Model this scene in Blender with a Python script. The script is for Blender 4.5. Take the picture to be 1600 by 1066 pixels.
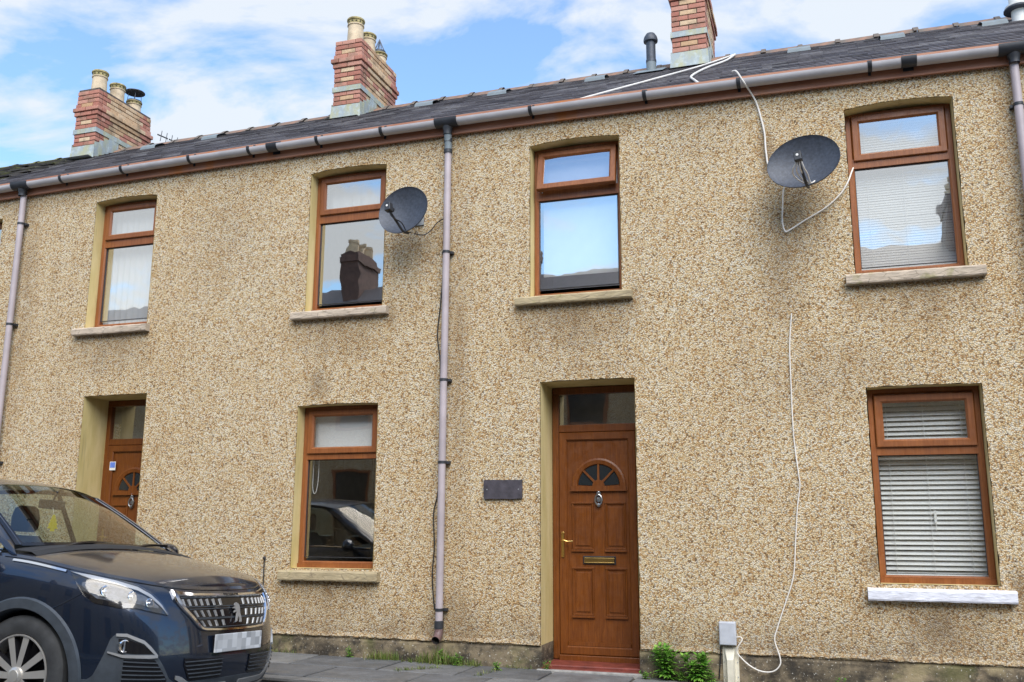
import bpy, bmesh, math, random
from mathutils import Vector, Matrix
from mathutils.geometry import tessellate_polygon
for o in list(bpy.data.objects): bpy.data.objects.remove(o)
random.seed(7)
scene = bpy.context.scene
COL = scene.collection
R = math.radians

# ---------------------------------------------------------------- camera
cam_d = bpy.data.cameras.new('camera'); cam = bpy.data.objects.new('camera', cam_d); COL.objects.link(cam)
cam_d.sensor_width = 36; cam_d.lens = 1457.03/1600*36; cam_d.clip_end = 500; cam_d.clip_start = .05
YAW, PIT, ROL = R(18.33796), R(11.29589), R(.216426)
_f = Vector((-math.sin(YAW)*math.cos(PIT), math.cos(YAW)*math.cos(PIT), math.sin(PIT)))
_r = Vector((math.cos(YAW), math.sin(YAW), 0)); _u = _r.cross(_f)
_r2 = math.cos(ROL)*_r+math.sin(ROL)*_u; _u2 = -math.sin(ROL)*_r+math.cos(ROL)*_u
cam.matrix_world = Matrix(((_r2.x, _u2.x, -_f.x, 0), (_r2.y, _u2.y, -_f.y, -8.625), (_r2.z, _u2.z, -_f.z, 1.275), (0, 0, 0, 1)))
scene.camera = cam
# ---------------------------------------------------------------- sky
SUN_EL, SUN_AZ = R(46), R(28)          # azimuth measured from -Y (behind the camera) towards -X (left)
w = bpy.data.worlds.new('World'); scene.world = w; w.use_nodes = True
nt = w.node_tree; nt.nodes.clear()
def wn(t, **k):
    n = nt.nodes.new(t)
    for a, b in k.items(): setattr(n, a, b)
    return n
out = wn('ShaderNodeOutputWorld'); bg = wn('ShaderNodeBackground'); bg.inputs[1].default_value = .085
sky = wn('ShaderNodeTexSky', sky_type='NISHITA', sun_disc=False); sky.sun_elevation = SUN_EL
sky.sun_rotation = R(180)-SUN_AZ; sky.air_density = 1.3; sky.dust_density = .0; sky.ozone_density = 4.0
tc = wn('ShaderNodeTexCoord'); sep = wn('ShaderNodeSeparateXYZ'); nt.links.new(tc.outputs['Generated'], sep.inputs[0])
zz = wn('ShaderNodeMath', operation='ADD'); zz.inputs[1].default_value = .22; nt.links.new(sep.outputs[2], zz.inputs[0])
zm = wn('ShaderNodeMath', operation='MAXIMUM'); zm.inputs[1].default_value = .12; nt.links.new(zz.outputs[0], zm.inputs[0])
comb = wn('ShaderNodeCombineXYZ')
for i in (0, 1):
    dv = wn('ShaderNodeMath', operation='DIVIDE'); nt.links.new(sep.outputs[i], dv.inputs[0]); nt.links.new(zm.outputs[0], dv.inputs[1]); nt.links.new(dv.outputs[0], comb.inputs[i])
mp = wn('ShaderNodeMapping'); mp.inputs['Location'].default_value = (1.7, 5.2, 3); mp.inputs['Scale'].default_value = (1.0, 1.25, 1); nt.links.new(comb.outputs[0], mp.inputs[0])
n1 = wn('ShaderNodeTexNoise'); n1.inputs['Scale'].default_value = 2.5; n1.inputs['Detail'].default_value = 8; n1.inputs['Roughness'].default_value = .56; n1.inputs['Distortion'].default_value = .35
nt.links.new(mp.outputs[0], n1.inputs[0])
ramp = wn('ShaderNodeValToRGB'); ramp.color_ramp.elements[0].position = .46; ramp.color_ramp.elements[1].position = .57
ramp.color_ramp.elements[0].color = (.10, .10, .10, 1); ramp.color_ramp.elements[1].color = (.95, .95, .95, 1)
nt.links.new(n1.outputs[0], ramp.inputs[0])
mixc = wn('ShaderNodeMix', data_type='RGBA'); nt.links.new(ramp.outputs[0], mixc.inputs[0])
tint = wn('ShaderNodeMix', data_type='RGBA', blend_type='MULTIPLY'); tint.inputs[0].default_value = 1; tint.inputs[7].default_value = (.78, .92, 1.04, 1); nt.links.new(sky.outputs[0], tint.inputs[6]); nt.links.new(tint.outputs[2], mixc.inputs[6]); mixc.inputs[7].default_value = (3.15, 3.38, 3.65, 1)
nt.links.new(mixc.outputs[2], bg.inputs[0]); nt.links.new(bg.outputs[0], out.inputs[0])
# ---------------------------------------------------------------- sun behind thin cloud
sl = bpy.data.lights.new('sun', 'SUN'); sl.energy = 1.5; sl.angle = R(50); sl.color = (1, .96, .9)
so = bpy.data.objects.new('sun', sl); COL.objects.link(so)
_sd = Vector((math.sin(SUN_AZ)*math.cos(SUN_EL), -math.cos(SUN_AZ)*math.cos(SUN_EL), math.sin(SUN_EL)))
so.rotation_euler = (-_sd).to_track_quat('-Z', 'Y').to_euler(); so.location = _sd*30
vs = scene.view_settings; vs.view_transform = 'Standard'; vs.look = 'None'; vs.gamma = 1; vs.exposure = 1.68
scene.cycles.max_bounces = 8; scene.cycles.transparent_max_bounces = 16

# ---------------------------------------------------------------- material helpers
class NT:
    def __init__(s, name):
        s.m = bpy.data.materials.new(name); s.m.use_nodes = True; s.t = s.m.node_tree
        s.b = s.t.nodes['Principled BSDF']; s.o = s.t.nodes['Material Output']; s._p = None
    def n(s, t, **k):
        n = s.t.nodes.new(t)
        for a, b in k.items(): setattr(n, a, b)
        return n
    def l(s, a, b): s.t.links.new(a, b)
    def put(s, v, inp):
        if hasattr(v, 'is_output'): s.l(v, inp)
        elif isinstance(v, (tuple, list)): inp.default_value = tuple(v)+((1,) if len(v) == 3 and len(inp.default_value) == 4 else ())
        else: inp.default_value = v
    def pos(s):
        if not s._p: s._p = s.n('ShaderNodeTexCoord').outputs['Object']
        return s._p
    def map(s, v, scale=(1, 1, 1), loc=(0, 0, 0), rot=(0, 0, 0)):
        m = s.n('ShaderNodeMapping'); s.l(v, m.inputs[0]); m.inputs['Scale'].default_value = scale; m.inputs['Location'].default_value = loc; m.inputs['Rotation'].default_value = rot
        return m.outputs[0]
    def noise(s, v, scale=5, detail=4, rough=.55, dist=0):
        n = s.n('ShaderNodeTexNoise'); s.l(v, n.inputs[0]); n.inputs['Scale'].default_value = scale; n.inputs['Detail'].default_value = detail
        n.inputs['Roughness'].default_value = rough; n.inputs['Distortion'].default_value = dist; return n.outputs[0]
    def math(s, op, a, b=0., clamp=False):
        n = s.n('ShaderNodeMath', operation=op, use_clamp=clamp); s.put(a, n.inputs[0]); s.put(b, n.inputs[1]); return n.outputs[0]
    def ramp(s, v, stops, interp='LINEAR'):
        n = s.n('ShaderNodeValToRGB'); s.l(v, n.inputs[0]); e = n.color_ramp.elements; n.color_ramp.interpolation = interp
        while len(e) < len(stops): e.new(.5)
        for i, (p, c) in enumerate(stops):
            e[i].position = p; e[i].color = (c, c, c, 1) if isinstance(c, (int, float)) else tuple(c)+(1,)
        return n.outputs[0]
    def mix(s, f, a, b, mode='MIX'):
        n = s.n('ShaderNodeMix', data_type='RGBA', blend_type=mode); s.put(f, n.inputs[0]); s.put(a, n.inputs[6]); s.put(b, n.inputs[7]); return n.outputs[2]
    def bump(s, h, strength=.4, dist=.01, normal=None):
        n = s.n('ShaderNodeBump'); s.l(h, n.inputs['Height']); n.inputs['Strength'].default_value = strength; n.inputs['Distance'].default_value = dist
        if normal is not None: s.l(normal, n.inputs['Normal'])
        return n.outputs[0]
    def fin(s, col=None, rough=None, normal=None, metal=None, spec=None, coat=None):
        if col is not None: s.put(col, s.b.inputs['Base Color'])
        if rough is not None: s.put(rough, s.b.inputs['Roughness'])
        if normal is not None: s.l(normal, s.b.inputs['Normal'])
        if metal is not None: s.put(metal, s.b.inputs['Metallic'])
        if spec is not None: s.b.inputs['Specular IOR Level'].default_value = spec
        if coat is not None: s.b.inputs['Coat Weight'].default_value = coat; s.b.inputs['Coat Roughness'].default_value = .03
        return s.m
def simple(name, col, rough=.5, metal=0, var=.12, scale=8, bump=0, spec=None, coat=None):
    t = NT(name); p = t.pos(); n = t.noise(p, scale, 5)
    c = t.mix(t.ramp(n, [(.3, 0), (.7, 1)]), tuple(x*(1-var) for x in col), tuple(min(1, x*(1+var)) for x in col))
    nb = t.bump(t.noise(p, scale*12, 3), bump, .004) if bump else None
    return t.fin(c, rough, nb, metal, spec, coat)
def islandmat(name, stops, rough=.6, bump=0, bscale=60, dirt=None):
    t = NT(name); g = t.n('ShaderNodeNewGeometry'); c = t.ramp(g.outputs['Random Per Island'], stops)
    p = t.pos(); n = t.noise(p, bscale*.15, 4)
    c = t.mix(.35, c, t.ramp(n, [(.25, .35), (.75, 1.)]), 'MULTIPLY')
    if dirt: c = t.mix(t.ramp(t.noise(p, 3.1, 6), [(dirt[0], 0), (dirt[1], 1)]), c, dirt[2])
    return t.fin(c, rough, t.bump(t.noise(p, bscale, 4), bump, .006) if bump else None)
M = {}
def stain_mask(t, stains, nv):
    """soft elliptical dirt patches broken up by noise; (x, z, rx, rz, strength)"""
    p = t.pos(); acc = None
    for (x, z, rx, rz, k) in stains:
        m = t.map(p, (1/rx, 0, 1/rz), (-x/rx, 0, -z/rz))
        ln = t.n('ShaderNodeVectorMath', operation='LENGTH'); t.l(m, ln.inputs[0])
        v = t.math('MULTIPLY', t.math('SUBTRACT', 1., ln.outputs['Value'], True), k)
        acc = v if acc is None else t.math('MAXIMUM', acc, v)
    return t.math('MULTIPLY', acc, nv)
def pebbledash():
    t = NT('pebbledash'); p = t.pos()
    sp = t.n('ShaderNodeSeparateXYZ'); t.l(p, sp.inputs[0]); cb = t.n('ShaderNodeCombineXYZ'); t.l(sp.outputs[0], cb.inputs[0]); t.l(sp.outputs[2], cb.inputs[1])
    q = cb.outputs[0]
    vo = t.n('ShaderNodeTexVoronoi', voronoi_dimensions='2D'); t.l(q, vo.inputs['Vector']); vo.inputs['Scale'].default_value = 78
    vs_ = t.n('ShaderNodeTexVoronoi', voronoi_dimensions='2D'); t.l(q, vs_.inputs['Vector']); vs_.inputs['Scale'].default_value = 150
    sc = t.n('ShaderNodeSeparateColor'); t.l(vo.outputs['Color'], sc.inputs[0])
    stones = t.ramp(sc.outputs[0], [(0, (.19, .125, .065)), (.09, (.41, .24, .10)), (.24, (.55, .375, .185)), (.44, (.635, .485, .285)), (.66, (.715, .59, .385)), (.86, (.79, .715, .565)), (.94, (.50, .43, .33)), (1, (.77, .69, .52))])
    sc2 = t.n('ShaderNodeSeparateColor'); t.l(vs_.outputs['Color'], sc2.inputs[0])
    c = t.mix(.22, stones, t.ramp(sc2.outputs[1], [(0, .25), (.5, .62), (1, 1.)]), 'OVERLAY')
    gap = t.ramp(vo.outputs['Distance'], [(.34, 1), (.68, .50)])
    c = t.mix(1, c, gap, 'MULTIPLY')
    big = t.noise(p, .75, 5, .6); mid = t.noise(p, 4.5, 4, .6)
    c = t.mix(t.ramp(big, [(.36, .0), (.68, .30)]), c, (.84, .68, .46), 'MULTIPLY')
    c = t.mix(t.ramp(t.noise(t.map(p, (5.5, 1, .35)), 1.6, 6, .65), [(.56, 0), (.74, .34)]), c, (.55, .44, .33), 'MULTIPLY')
    c = t.mix(t.ramp(mid, [(.45, 0), (.75, .4)]), c, (.80, .66, .5), 'MULTIPLY')
    nv = t.ramp(t.noise(t.map(p, (1, 1, .35)), 5.5, 6, .65), [(.30, .25), (.66, 1)])
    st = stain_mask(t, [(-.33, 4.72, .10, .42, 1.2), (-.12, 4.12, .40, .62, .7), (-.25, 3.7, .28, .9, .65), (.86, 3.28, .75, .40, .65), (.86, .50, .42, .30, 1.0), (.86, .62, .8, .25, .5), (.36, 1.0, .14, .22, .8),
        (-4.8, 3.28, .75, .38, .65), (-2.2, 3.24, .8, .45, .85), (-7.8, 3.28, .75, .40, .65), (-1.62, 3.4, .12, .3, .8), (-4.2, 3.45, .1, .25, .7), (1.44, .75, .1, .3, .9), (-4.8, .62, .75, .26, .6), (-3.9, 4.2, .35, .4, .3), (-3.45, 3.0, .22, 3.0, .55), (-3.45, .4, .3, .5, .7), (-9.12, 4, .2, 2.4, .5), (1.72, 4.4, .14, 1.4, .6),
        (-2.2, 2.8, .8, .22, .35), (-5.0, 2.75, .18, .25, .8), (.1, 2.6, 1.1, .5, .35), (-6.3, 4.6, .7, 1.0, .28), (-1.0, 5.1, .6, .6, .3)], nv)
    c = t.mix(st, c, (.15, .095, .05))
    base = t.math('MULTIPLY', t.math('MULTIPLY', t.math('SUBTRACT', .62, sp.outputs[2]), 2.4, True), nv)
    c = t.mix(t.math('MULTIPLY', base, .62), c, (.15, .11, .075))
    hgt = t.math('ADD', t.ramp(vo.outputs['Distance'], [(.05, 1), (.6, 0)]), t.math('MULTIPLY', t.ramp(vs_.outputs['Distance'], [(.1, 1), (.6, 0)]), .45))
    return t.fin(c, .75, t.bump(hgt, .6, .008), spec=.25)
M['dash'] = pebbledash()
def reveal_mat():
    t = NT('cream_paint'); p = t.pos(); n = t.noise(t.map(p, (1, 1, .25)), 6, 5, .6)
    c = t.mix(t.ramp(n, [(.35, 0), (.7, 1)]), (.70, .57, .29), (.54, .43, .17))
    c = t.mix(t.ramp(t.noise(t.map(p, (6, 6, .5)), 3, 4), [(.6, 0), (.8, .6)]), c, (.25, .2, .09))
    return t.fin(c, .7, t.bump(t.noise(p, 70, 3), .3, .004))
M['reveal'] = reveal_mat()
def plinth_mat():
    t = NT('dirty_cement'); p = t.pos(); n = t.noise(t.map(p, (1, 1, 1.6)), 3.2, 7, .65)
    c = t.mix(t.ramp(n, [(.40, 0), (.60, 1)]), (.05, .042, .032), (.22, .175, .115))
    c = t.mix(t.ramp(t.noise(p, 8, 6, .7), [(.52, 0), (.62, .8)]), c, (.045, .04, .033))
    c = t.mix(t.ramp(t.noise(p, 2.6, 5, .6), [(.55, 0), (.66, .75)]), c, (.36, .29, .17))
    c = t.mix(t.ramp(t.noise(p, 1.7, 6, .65), [(.54, 0), (.66, .6)]), c, (.10, .105, .035))
    c = t.mix(t.ramp(t.noise(p, 50, 3), [(.64, 0), (.70, .8)]), c, (.55, .52, .45))
    return t.fin(c, .85, t.bump(t.noise(p, 30, 6, .65), .6, .012), spec=.2)
M['plinth'] = plinth_mat()
def wood_mat(name, a, b, dark, rough=.38):
    t = NT(name); p = t.pos()
    g = t.noise(t.map(p, (26, 26, 1.6)), 3, 5, .6, .6); h = t.noise(t.map(p, (2, 2, .7)), 2, 3)
    c = t.mix(t.ramp(g, [(.3, 0), (.7, 1)]), a, b)
    c = t.mix(t.ramp(h, [(.4, 0), (.75, .5)]), c, dark)
    rg = t.ramp(t.noise(p, 18, 4), [(.3, rough-.08), (.7, rough+.14)])
    return t.fin(c, rg, t.bump(g, .12, .002), spec=.4)
M['oak'] = wood_mat('golden_oak_foil', (.19, .058, .016), (.31, .112, .034), (.14, .044, .014))
M['door'] = wood_mat('oak_door_skin', (.105, .028, .004), (.195, .06, .009), (.08, .022, .0035))
def glass_mat(name, refl=.42, wav=.012, tint=(.97, .985, .98)):
    t = NT(name); t.t.nodes.remove(t.b); p = t.pos()
    tr = t.n('ShaderNodeBsdfTransparent'); tr.inputs[0].default_value = tint+(1,)
    gl = t.n('ShaderNodeBsdfGlossy'); gl.inputs['Roughness'].default_value = .012; gl.inputs[0].default_value = (1, .965, .90, 1)
    nb = t.bump(t.noise(t.map(p, (1, 1, .6)), 3.2, 1.5), .5, wav); t.l(nb, gl.inputs['Normal'])
    g = t.n('ShaderNodeNewGeometry'); dp = t.n('ShaderNodeVectorMath', operation='DOT_PRODUCT'); t.l(g.outputs['Normal'], dp.inputs[0]); t.l(g.outputs['Incoming'], dp.inputs[1])
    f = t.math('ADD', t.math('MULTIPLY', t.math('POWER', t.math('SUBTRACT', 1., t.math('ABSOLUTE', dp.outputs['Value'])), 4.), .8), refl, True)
    mx = t.n('ShaderNodeMixShader'); t.l(f, mx.inputs[0]); t.l(tr.outputs[0], mx.inputs[1]); t.l(gl.outputs[0], mx.inputs[2]); t.l(mx.outputs[0], t.o.inputs[0])
    return t.m
M['glass'] = glass_mat('boosted_reflection_glass', .56, .003); M['glasslow'] = glass_mat('clear_window_glass', .29, .0025)  # same glass twice: mirror share raised upstairs so the sky reflection looks brighter
M['carglass'] = glass_mat('car_glass', .10, .0, (.62, .70, .68))
def slab_stone(name, base, moss=True, white=False):
    t = NT(name); p = t.pos(); n = t.noise(p, 7, 7, .65)
    c = t.mix(t.ramp(n, [(.3, 0), (.68, 1)]), tuple(x*.72 for x in base), base)
    ck = t.n('ShaderNodeTexVoronoi', feature='DISTANCE_TO_EDGE'); t.l(t.map(p, (3, 3, 14)), ck.inputs['Vector']); ck.inputs['Scale'].default_value = 1.6
    if not white:
        cr = t.ramp(ck.outputs['Distance'], [(.0, 1), (.035, 0)])
        c = t.mix(t.math('MULTIPLY', cr, .6), c, (.10, .075, .055))
        c = t.mix(t.ramp(t.noise(p, 16, 5), [(.6, 0), (.75, .7)]), c, (.20, .15, .10))
    if moss: c = t.mix(t.ramp(t.noise(p, 5.5, 5), [(.60, 0), (.72, .7)]), c, (.22, .21, .05))
    return t.fin(c, .8, t.bump(t.noise(t.map(p, (1, 1, 4)), 16, 6), .55, .012))
M['sill'] = slab_stone('weathered_sill', (.56, .46, .35)); M['sillmoss'] = slab_stone('mossy_sill', (.46, .37, .22))
M['sillwhite'] = slab_stone('white_painted_sill', (.80, .81, .88), False, True)
M['slate'] = islandmat('roof_slate', [(0, (.065, .058, .064)), (.4, (.115, .102, .108)), (.75, (.155, .14, .145)), (1, (.24, .225, .225))], .55, .5, 40, (.62, .8, (.2, .185, .17)))
M['slateold'] = islandmat('old_mossy_slate', [(0, (.05, .045, .045)), (.6, (.09, .08, .075)), (1, (.15, .135, .12))], .8, .6, 30, (.5, .62, (.10, .10, .04)))
M['ridge'] = islandmat('terracotta_ridge', [(0, (.26, .125, .075)), (1, (.36, .19, .12))], .75, .4, 30, (.44, .6, (.13, .105, .085)))
M['ridgemoss'] = simple('mossy_ridge', (.13, .13, .04), .95, 0, .5, 7, .8)
M['lead'] = simple('lead_flashing', (.30, .345, .36), .5, .15, .3, 6, .3)
def lead2():
    t = NT('stained_lead'); p = t.pos(); n = t.noise(t.map(p, (2, 2, .8)), 5, 6)
    c = t.mix(t.ramp(n, [(.4, 0), (.62, 1)]), (.30, .34, .35), (.36, .36, .24)); c = t.mix(t.ramp(t.noise(p, 13, 4), [(.5, 0), (.7, .8)]), c, (.42, .47, .48))
    return t.fin(c, .6, t.bump(n, .4, .01), .1)
M['lead'] = lead2()
M['ventgrey'] = simple('grey_vent_plastic', (.17, .20, .215), .65)
def brick_mat(name, cols):
    t = NT(name); oi = t.n('ShaderNodeObjectInfo'); c = t.ramp(oi.outputs['Random'], cols); p = t.pos()
    c = t.mix(.5, c, t.ramp(t.noise(p, 25, 5), [(.25, .45), (.7, 1)]), 'MULTIPLY')
    g = t.n('ShaderNodeNewGeometry').outputs['Position']
    c = t.mix(t.ramp(t.noise(g, 4.5, 5), [(.52, 0), (.68, .7)]), c, (.17, .125, .08))
    return t.fin(c, .8, t.bump(t.noise(p, 60, 4), .5, .004))
M['red'] = brick_mat('red_brick', [(0, (.36, .13, .09)), (.5, (.45, .185, .13)), (1, (.52, .26, .19))])
M['buff'] = brick_mat('buff_brick', [(0, (.50, .30, .16)), (.5, (.60, .40, .235)), (1, (.66, .48, .31))])
M['mortar'] = simple('dark_mortar', (.10, .075, .06), .9, 0, .4, 20, .5)
M['pot'] = simple('buff_clay_pot', (.56, .44, .30), .8, 0, .25, 9, .3)
M['potband'] = simple('lichen_pot_rim', (.34, .28, .13), .9, 0, .5, 16, .5)
M['hole'] = simple('dark_opening', (.02, .018, .015), .9)
M['gutter'] = simple('mauve_grey_plastic', (.50, .475, .48), .42, 0, .12, 5)
M['pipe'] = simple('faded_downpipe_plastic', (.40, .345, .355), .5, 0, .14, 4)
M['shoe'] = simple('dark_brown_plastic', (.14, .085, .08), .5)
M['blackpl'] = simple('black_plastic', (.028, .03, .036), .5, 0, .3, 9)
def fascia_mat():
    t = NT('brown_fascia_paint'); p = t.pos(); n = t.noise(t.map(p, (.6, 1, 3)), 2.5, 5)
    c = t.mix(t.ramp(n, [(.35, 0), (.65, 1)]), (.33, .13, .07), (.42, .20, .12))
    c = t.mix(t.ramp(t.noise(t.map(p, (1, 1, .12)), 2.4, 4, .6), [(.60, 0), (.72, .85)]), c, (.46, .15, .03))
    return t.fin(c, .6)
M['fascia'] = fascia_mat()
M['soffit'] = simple('dark_timber', (.05, .028, .018), .8)
M['white'] = simple('white_plastic', (.72, .71, .67), .45, 0, .08)
M['cable'] = simple('white_cable', (.74, .70, .64), .5, 0, .12, 4)
M['blackcable'] = simple('black_cable', (.02, .02, .022), .5)
M['dish'] = simple('dish_charcoal', (.052, .06, .078), .5, .1, .3, 40, .3)
M['zinc'] = simple('galvanised_steel', (.42, .44, .45), .45, .7, .2)
M['brass'] = simple('brass', (.62, .40, .13), .28, 1, .15)
M['chrome'] = simple('chrome', (.78, .78, .79), .09, 1, .03)
M['pewter'] = simple('pewter', (.36, .37, .38), .3, .9, .25, 40)
M['plaque'] = simple('slate_plaque', (.055, .048, .058), .6, 0, .35, 14, .4)
M['boxgrey'] = simple('grey_box_plastic', (.46, .48, .52), .5, 0, .12, 12)
M['cream'] = simple('cream_steel', (.66, .62, .50), .5, 0, .12, 9, .15)
M['redstep'] = simple('red_step_paint', (.17, .038, .026), .5, 0, .35, 9, .3)
M['concrete'] = simple('concrete', (.30, .29, .27), .85, 0, .3, 14, .5)
def slab_mat():
    t = NT('paving_stone'); oi = t.n('ShaderNodeObjectInfo'); g = t.n('ShaderNodeNewGeometry').outputs['Position']
    c = t.ramp(oi.outputs['Random'], [(0, (.11, .112, .115)), (.5, (.17, .17, .17)), (1, (.235, .233, .225))])
    c = t.mix(.75, c, t.ramp(t.noise(g, 5, 7, .65), [(.28, .4), (.7, 1.1)]), 'MULTIPLY')
    c = t.mix(t.ramp(t.noise(g, 60, 3), [(.66, 0), (.74, .7)]), c, (.42, .41, .38))
    return t.fin(c, t.ramp(t.noise(g, 3, 4), [(.35, .45), (.65, .8)]), t.bump(t.noise(g, 35, 6), .5, .006))
M['slab'] = slab_mat()
M['asphalt'] = simple('asphalt', (.06, .06, .062), .85, 0, .3, 20, .7)
M['soil'] = simple('joint_soil', (.05, .045, .035), .95, 0, .4, 12, .6)
M['blind'] = simple('white_blind', (.87, .88, .87), .6, 0, .03)
M['room'] = simple('room_wall', (.30, .29, .27), .9, 0, .1)
M['curtain'] = simple('curtain', (.22, .22, .23), .9)
def leafmat(name, a, b, c3):
    t = NT(name); g = t.n('ShaderNodeNewGeometry'); c = t.ramp(g.outputs['Random Per Island'], [(0, a), (.55, b), (1, c3)])
    m = t.fin(c, .5); t.b.inputs['Subsurface Weight'].default_value = 0
    tl = t.n('ShaderNodeBsdfTranslucent'); t.l(c, tl.inputs[0]); mx = t.n('ShaderNodeMixShader'); mx.inputs[0].default_value = .3
    t.l(t.b.outputs[0], mx.inputs[1]); t.l(tl.outputs[0], mx.inputs[2]); t.l(mx.outputs[0], t.o.inputs[0]); return m
M['leaf'] = leafmat('weed_leaf', (.07, .20, .02), (.16, .38, .04), (.30, .52, .09))
M['grass'] = leafmat('grass_blade', (.09, .13, .025), (.17, .25, .045), (.33, .28, .12))
M['stem'] = simple('weed_stem', (.14, .2, .06), .7)

# ---------------------------------------------------------------- mesh helpers
class MB:
    def __init__(s): s.v = []; s.f = []; s.mi = []
    def add(s, vs, fs, m=0):
        o = len(s.v); s.v += [tuple(v) for v in vs]; s.f += [tuple(i+o for i in f) for f in fs]; s.mi += [m]*len(fs); return s
    def box(s, x0, x1, y0, y1, z0, z1, m=0):
        return s.add([(x, y, z) for x in (x0, x1) for y in (y0, y1) for z in (z0, z1)], [(0, 1, 3, 2), (4, 6, 7, 5), (0, 4, 5, 1), (2, 3, 7, 6), (0, 2, 6, 4), (1, 5, 7, 3)], m)
    def prism(s, poly, fn, d0, d1, m=0):
        n = len(poly); s.add([fn(a, b, d0) for a, b in poly]+[fn(a, b, d1) for a, b in poly], [tuple(range(n)), tuple(range(2*n-1, n-1, -1))]+[(i, i+n, (i+1) % n+n, (i+1) % n) for i in range(n)], m); return s
    def tube(s, pts, r, n=8, m=0, cap=True):
        pts = [Vector(p) for p in pts]; rr = r if isinstance(r, (list, tuple)) else [r]*len(pts); vs = []; fs = []; prev = None
        for i, p in enumerate(pts):
            t = (pts[min(i+1, len(pts)-1)]-pts[max(i-1, 0)]).normalized()
            a = (prev-t*prev.dot(t)) if prev is not None else t.orthogonal()
            a.normalize(); b = t.cross(a); prev = a
            vs += [p+(a*math.cos(2*math.pi*k/n)+b*math.sin(2*math.pi*k/n))*rr[i] for k in range(n)]
        for i in range(len(pts)-1):
            fs += [(i*n+k, i*n+(k+1) % n, (i+1)*n+(k+1) % n, (i+1)*n+k) for k in range(n)]
        if cap: fs += [tuple(range(n-1, -1, -1)), tuple(range((len(pts)-1)*n, len(pts)*n))]
        return s.add(vs, fs, m)
    def lathe(s, prof, c, n=20, m=0, axis='Z', capb=False):
        vs = []; fs = []
        for r, h in prof:
            for k in range(n):
                a = 2*math.pi*k/n
                d = {'Z': (r*math.cos(a), r*math.sin(a), h), 'Y': (r*math.cos(a), h, r*math.sin(a)), 'X': (h, r*math.cos(a), r*math.sin(a))}[axis]
                vs.append((c[0]+d[0], c[1]+d[1], c[2]+d[2]))
        L = len(prof)
        for i in range(L-1): fs += [(i*n+k, i*n+(k+1) % n, (i+1)*n+(k+1) % n, (i+1)*n+k) for k in range(n)]
        if capb: fs += [tuple(range(n)), tuple(range((L-1)*n, L*n))]
        return s.add(vs, fs, m)
    def grid(s, P, m=0, close=False):
        nu = len(P); nv = len(P[0]); vs = [p for row in P for p in row]
        fs = [(i*nv+j, (i+1)*nv+j, (i+1)*nv+(j+1) % nv, i*nv+(j+1) % nv) for i in range(nu-1) for j in range(nv if close else nv-1)]
        return s.add(vs, fs, m)
    def xf(s, mat):
        s.v = [tuple(mat @ Vector(v)) for v in s.v]; return s
    def mesh(s, name, mats, smooth=False, fixn=True):
        me = bpy.data.meshes.new(name); me.from_pydata(s.v, [], s.f)
        for m in (mats if isinstance(mats, (list, tuple)) else [mats]): me.materials.append(M[m] if isinstance(m, str) else m)
        me.polygons.foreach_set('material_index', s.mi)
        if fixn:
            bm = bmesh.new(); bm.from_mesh(me); bmesh.ops.recalc_face_normals(bm, faces=bm.faces); bm.to_mesh(me); bm.free()
        if smooth: me.polygons.foreach_set('use_smooth', [True]*len(me.polygons))
        me.update(); return me
    def build(s, name, mats, parent=None, smooth=False, bevel=0, fixn=True, seg=2):
        o = link(name, s.mesh(name, mats, smooth, fixn), parent)
        if smooth:
            md = o.modifiers.new('edges', 'EDGE_SPLIT'); md.split_angle = R(38)
        if bevel:
            b = o.modifiers.new('bevel', 'BEVEL'); b.width = bevel; b.segments = seg; b.limit_method = 'ANGLE'; b.angle_limit = R(40)
        return o
LOC = {}
def link(name, me, parent=None):
    o = bpy.data.objects.new(name, me); COL.objects.link(o)
    if parent is not None:
        o.parent = parent
        if parent.name in LOC: o.matrix_parent_inverse = LOC[parent.name].inverted()
    return o
def tag(o, label=None, cat=None, group=None, kind=None):
    for k, v in (('label', label), ('category', cat), ('group', group), ('kind', kind)):
        if v: o[k] = v
    return o
def thing(name, loc, label, cat, group=None, mat=None):
    o = bpy.data.objects.new(name, None); COL.objects.link(o); o.empty_display_size = .1
    o.matrix_world = mat if mat is not None else Matrix.Translation(Vector(loc))
    LOC[o.name] = o.matrix_world.copy() if mat is None else Matrix.Identity(4)
    return tag(o, label, cat, group)
def ring_frame(mb, x0, x1, z0, z1, w, y0, y1, m=0, ch=.014):
    """mitred frame: profile swept round a rectangle in the XZ plane (y0 = outer face)"""
    prof = [(0, y1), (0, y0+.006), (.006, y0), (w-ch, y0), (w, y0+ch), (w, y1)]
    rows = []
    for a, y in prof: rows.append([(x0+a, y, z0+a), (x1-a, y, z0+a), (x1-a, y, z1-a), (x0+a, y, z1-a)])
    mb.grid(rows, m, True); return mb
def smoothpath(pts, k=5):
    P = [Vector(p) for p in pts]; out = []
    for i in range(len(P)-1):
        p0, p1, p2, p3 = P[max(i-1, 0)], P[i], P[i+1], P[min(i+2, len(P)-1)]
        for j in range(k):
            t = j/k; out.append(.5*((2*p1)+(p2-p0)*t+(2*p0-5*p1+4*p2-p3)*t*t+(3*p1-p0-3*p2+p3)*t**3))
    return out+[P[-1]]
def dz(x): return -.0017*min(abs(x+3.9), 8)**2      # the old eaves line sags a little towards both ends
def gz(x): return -.011*(x+2.6)                      # the street falls gently to the right

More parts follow.
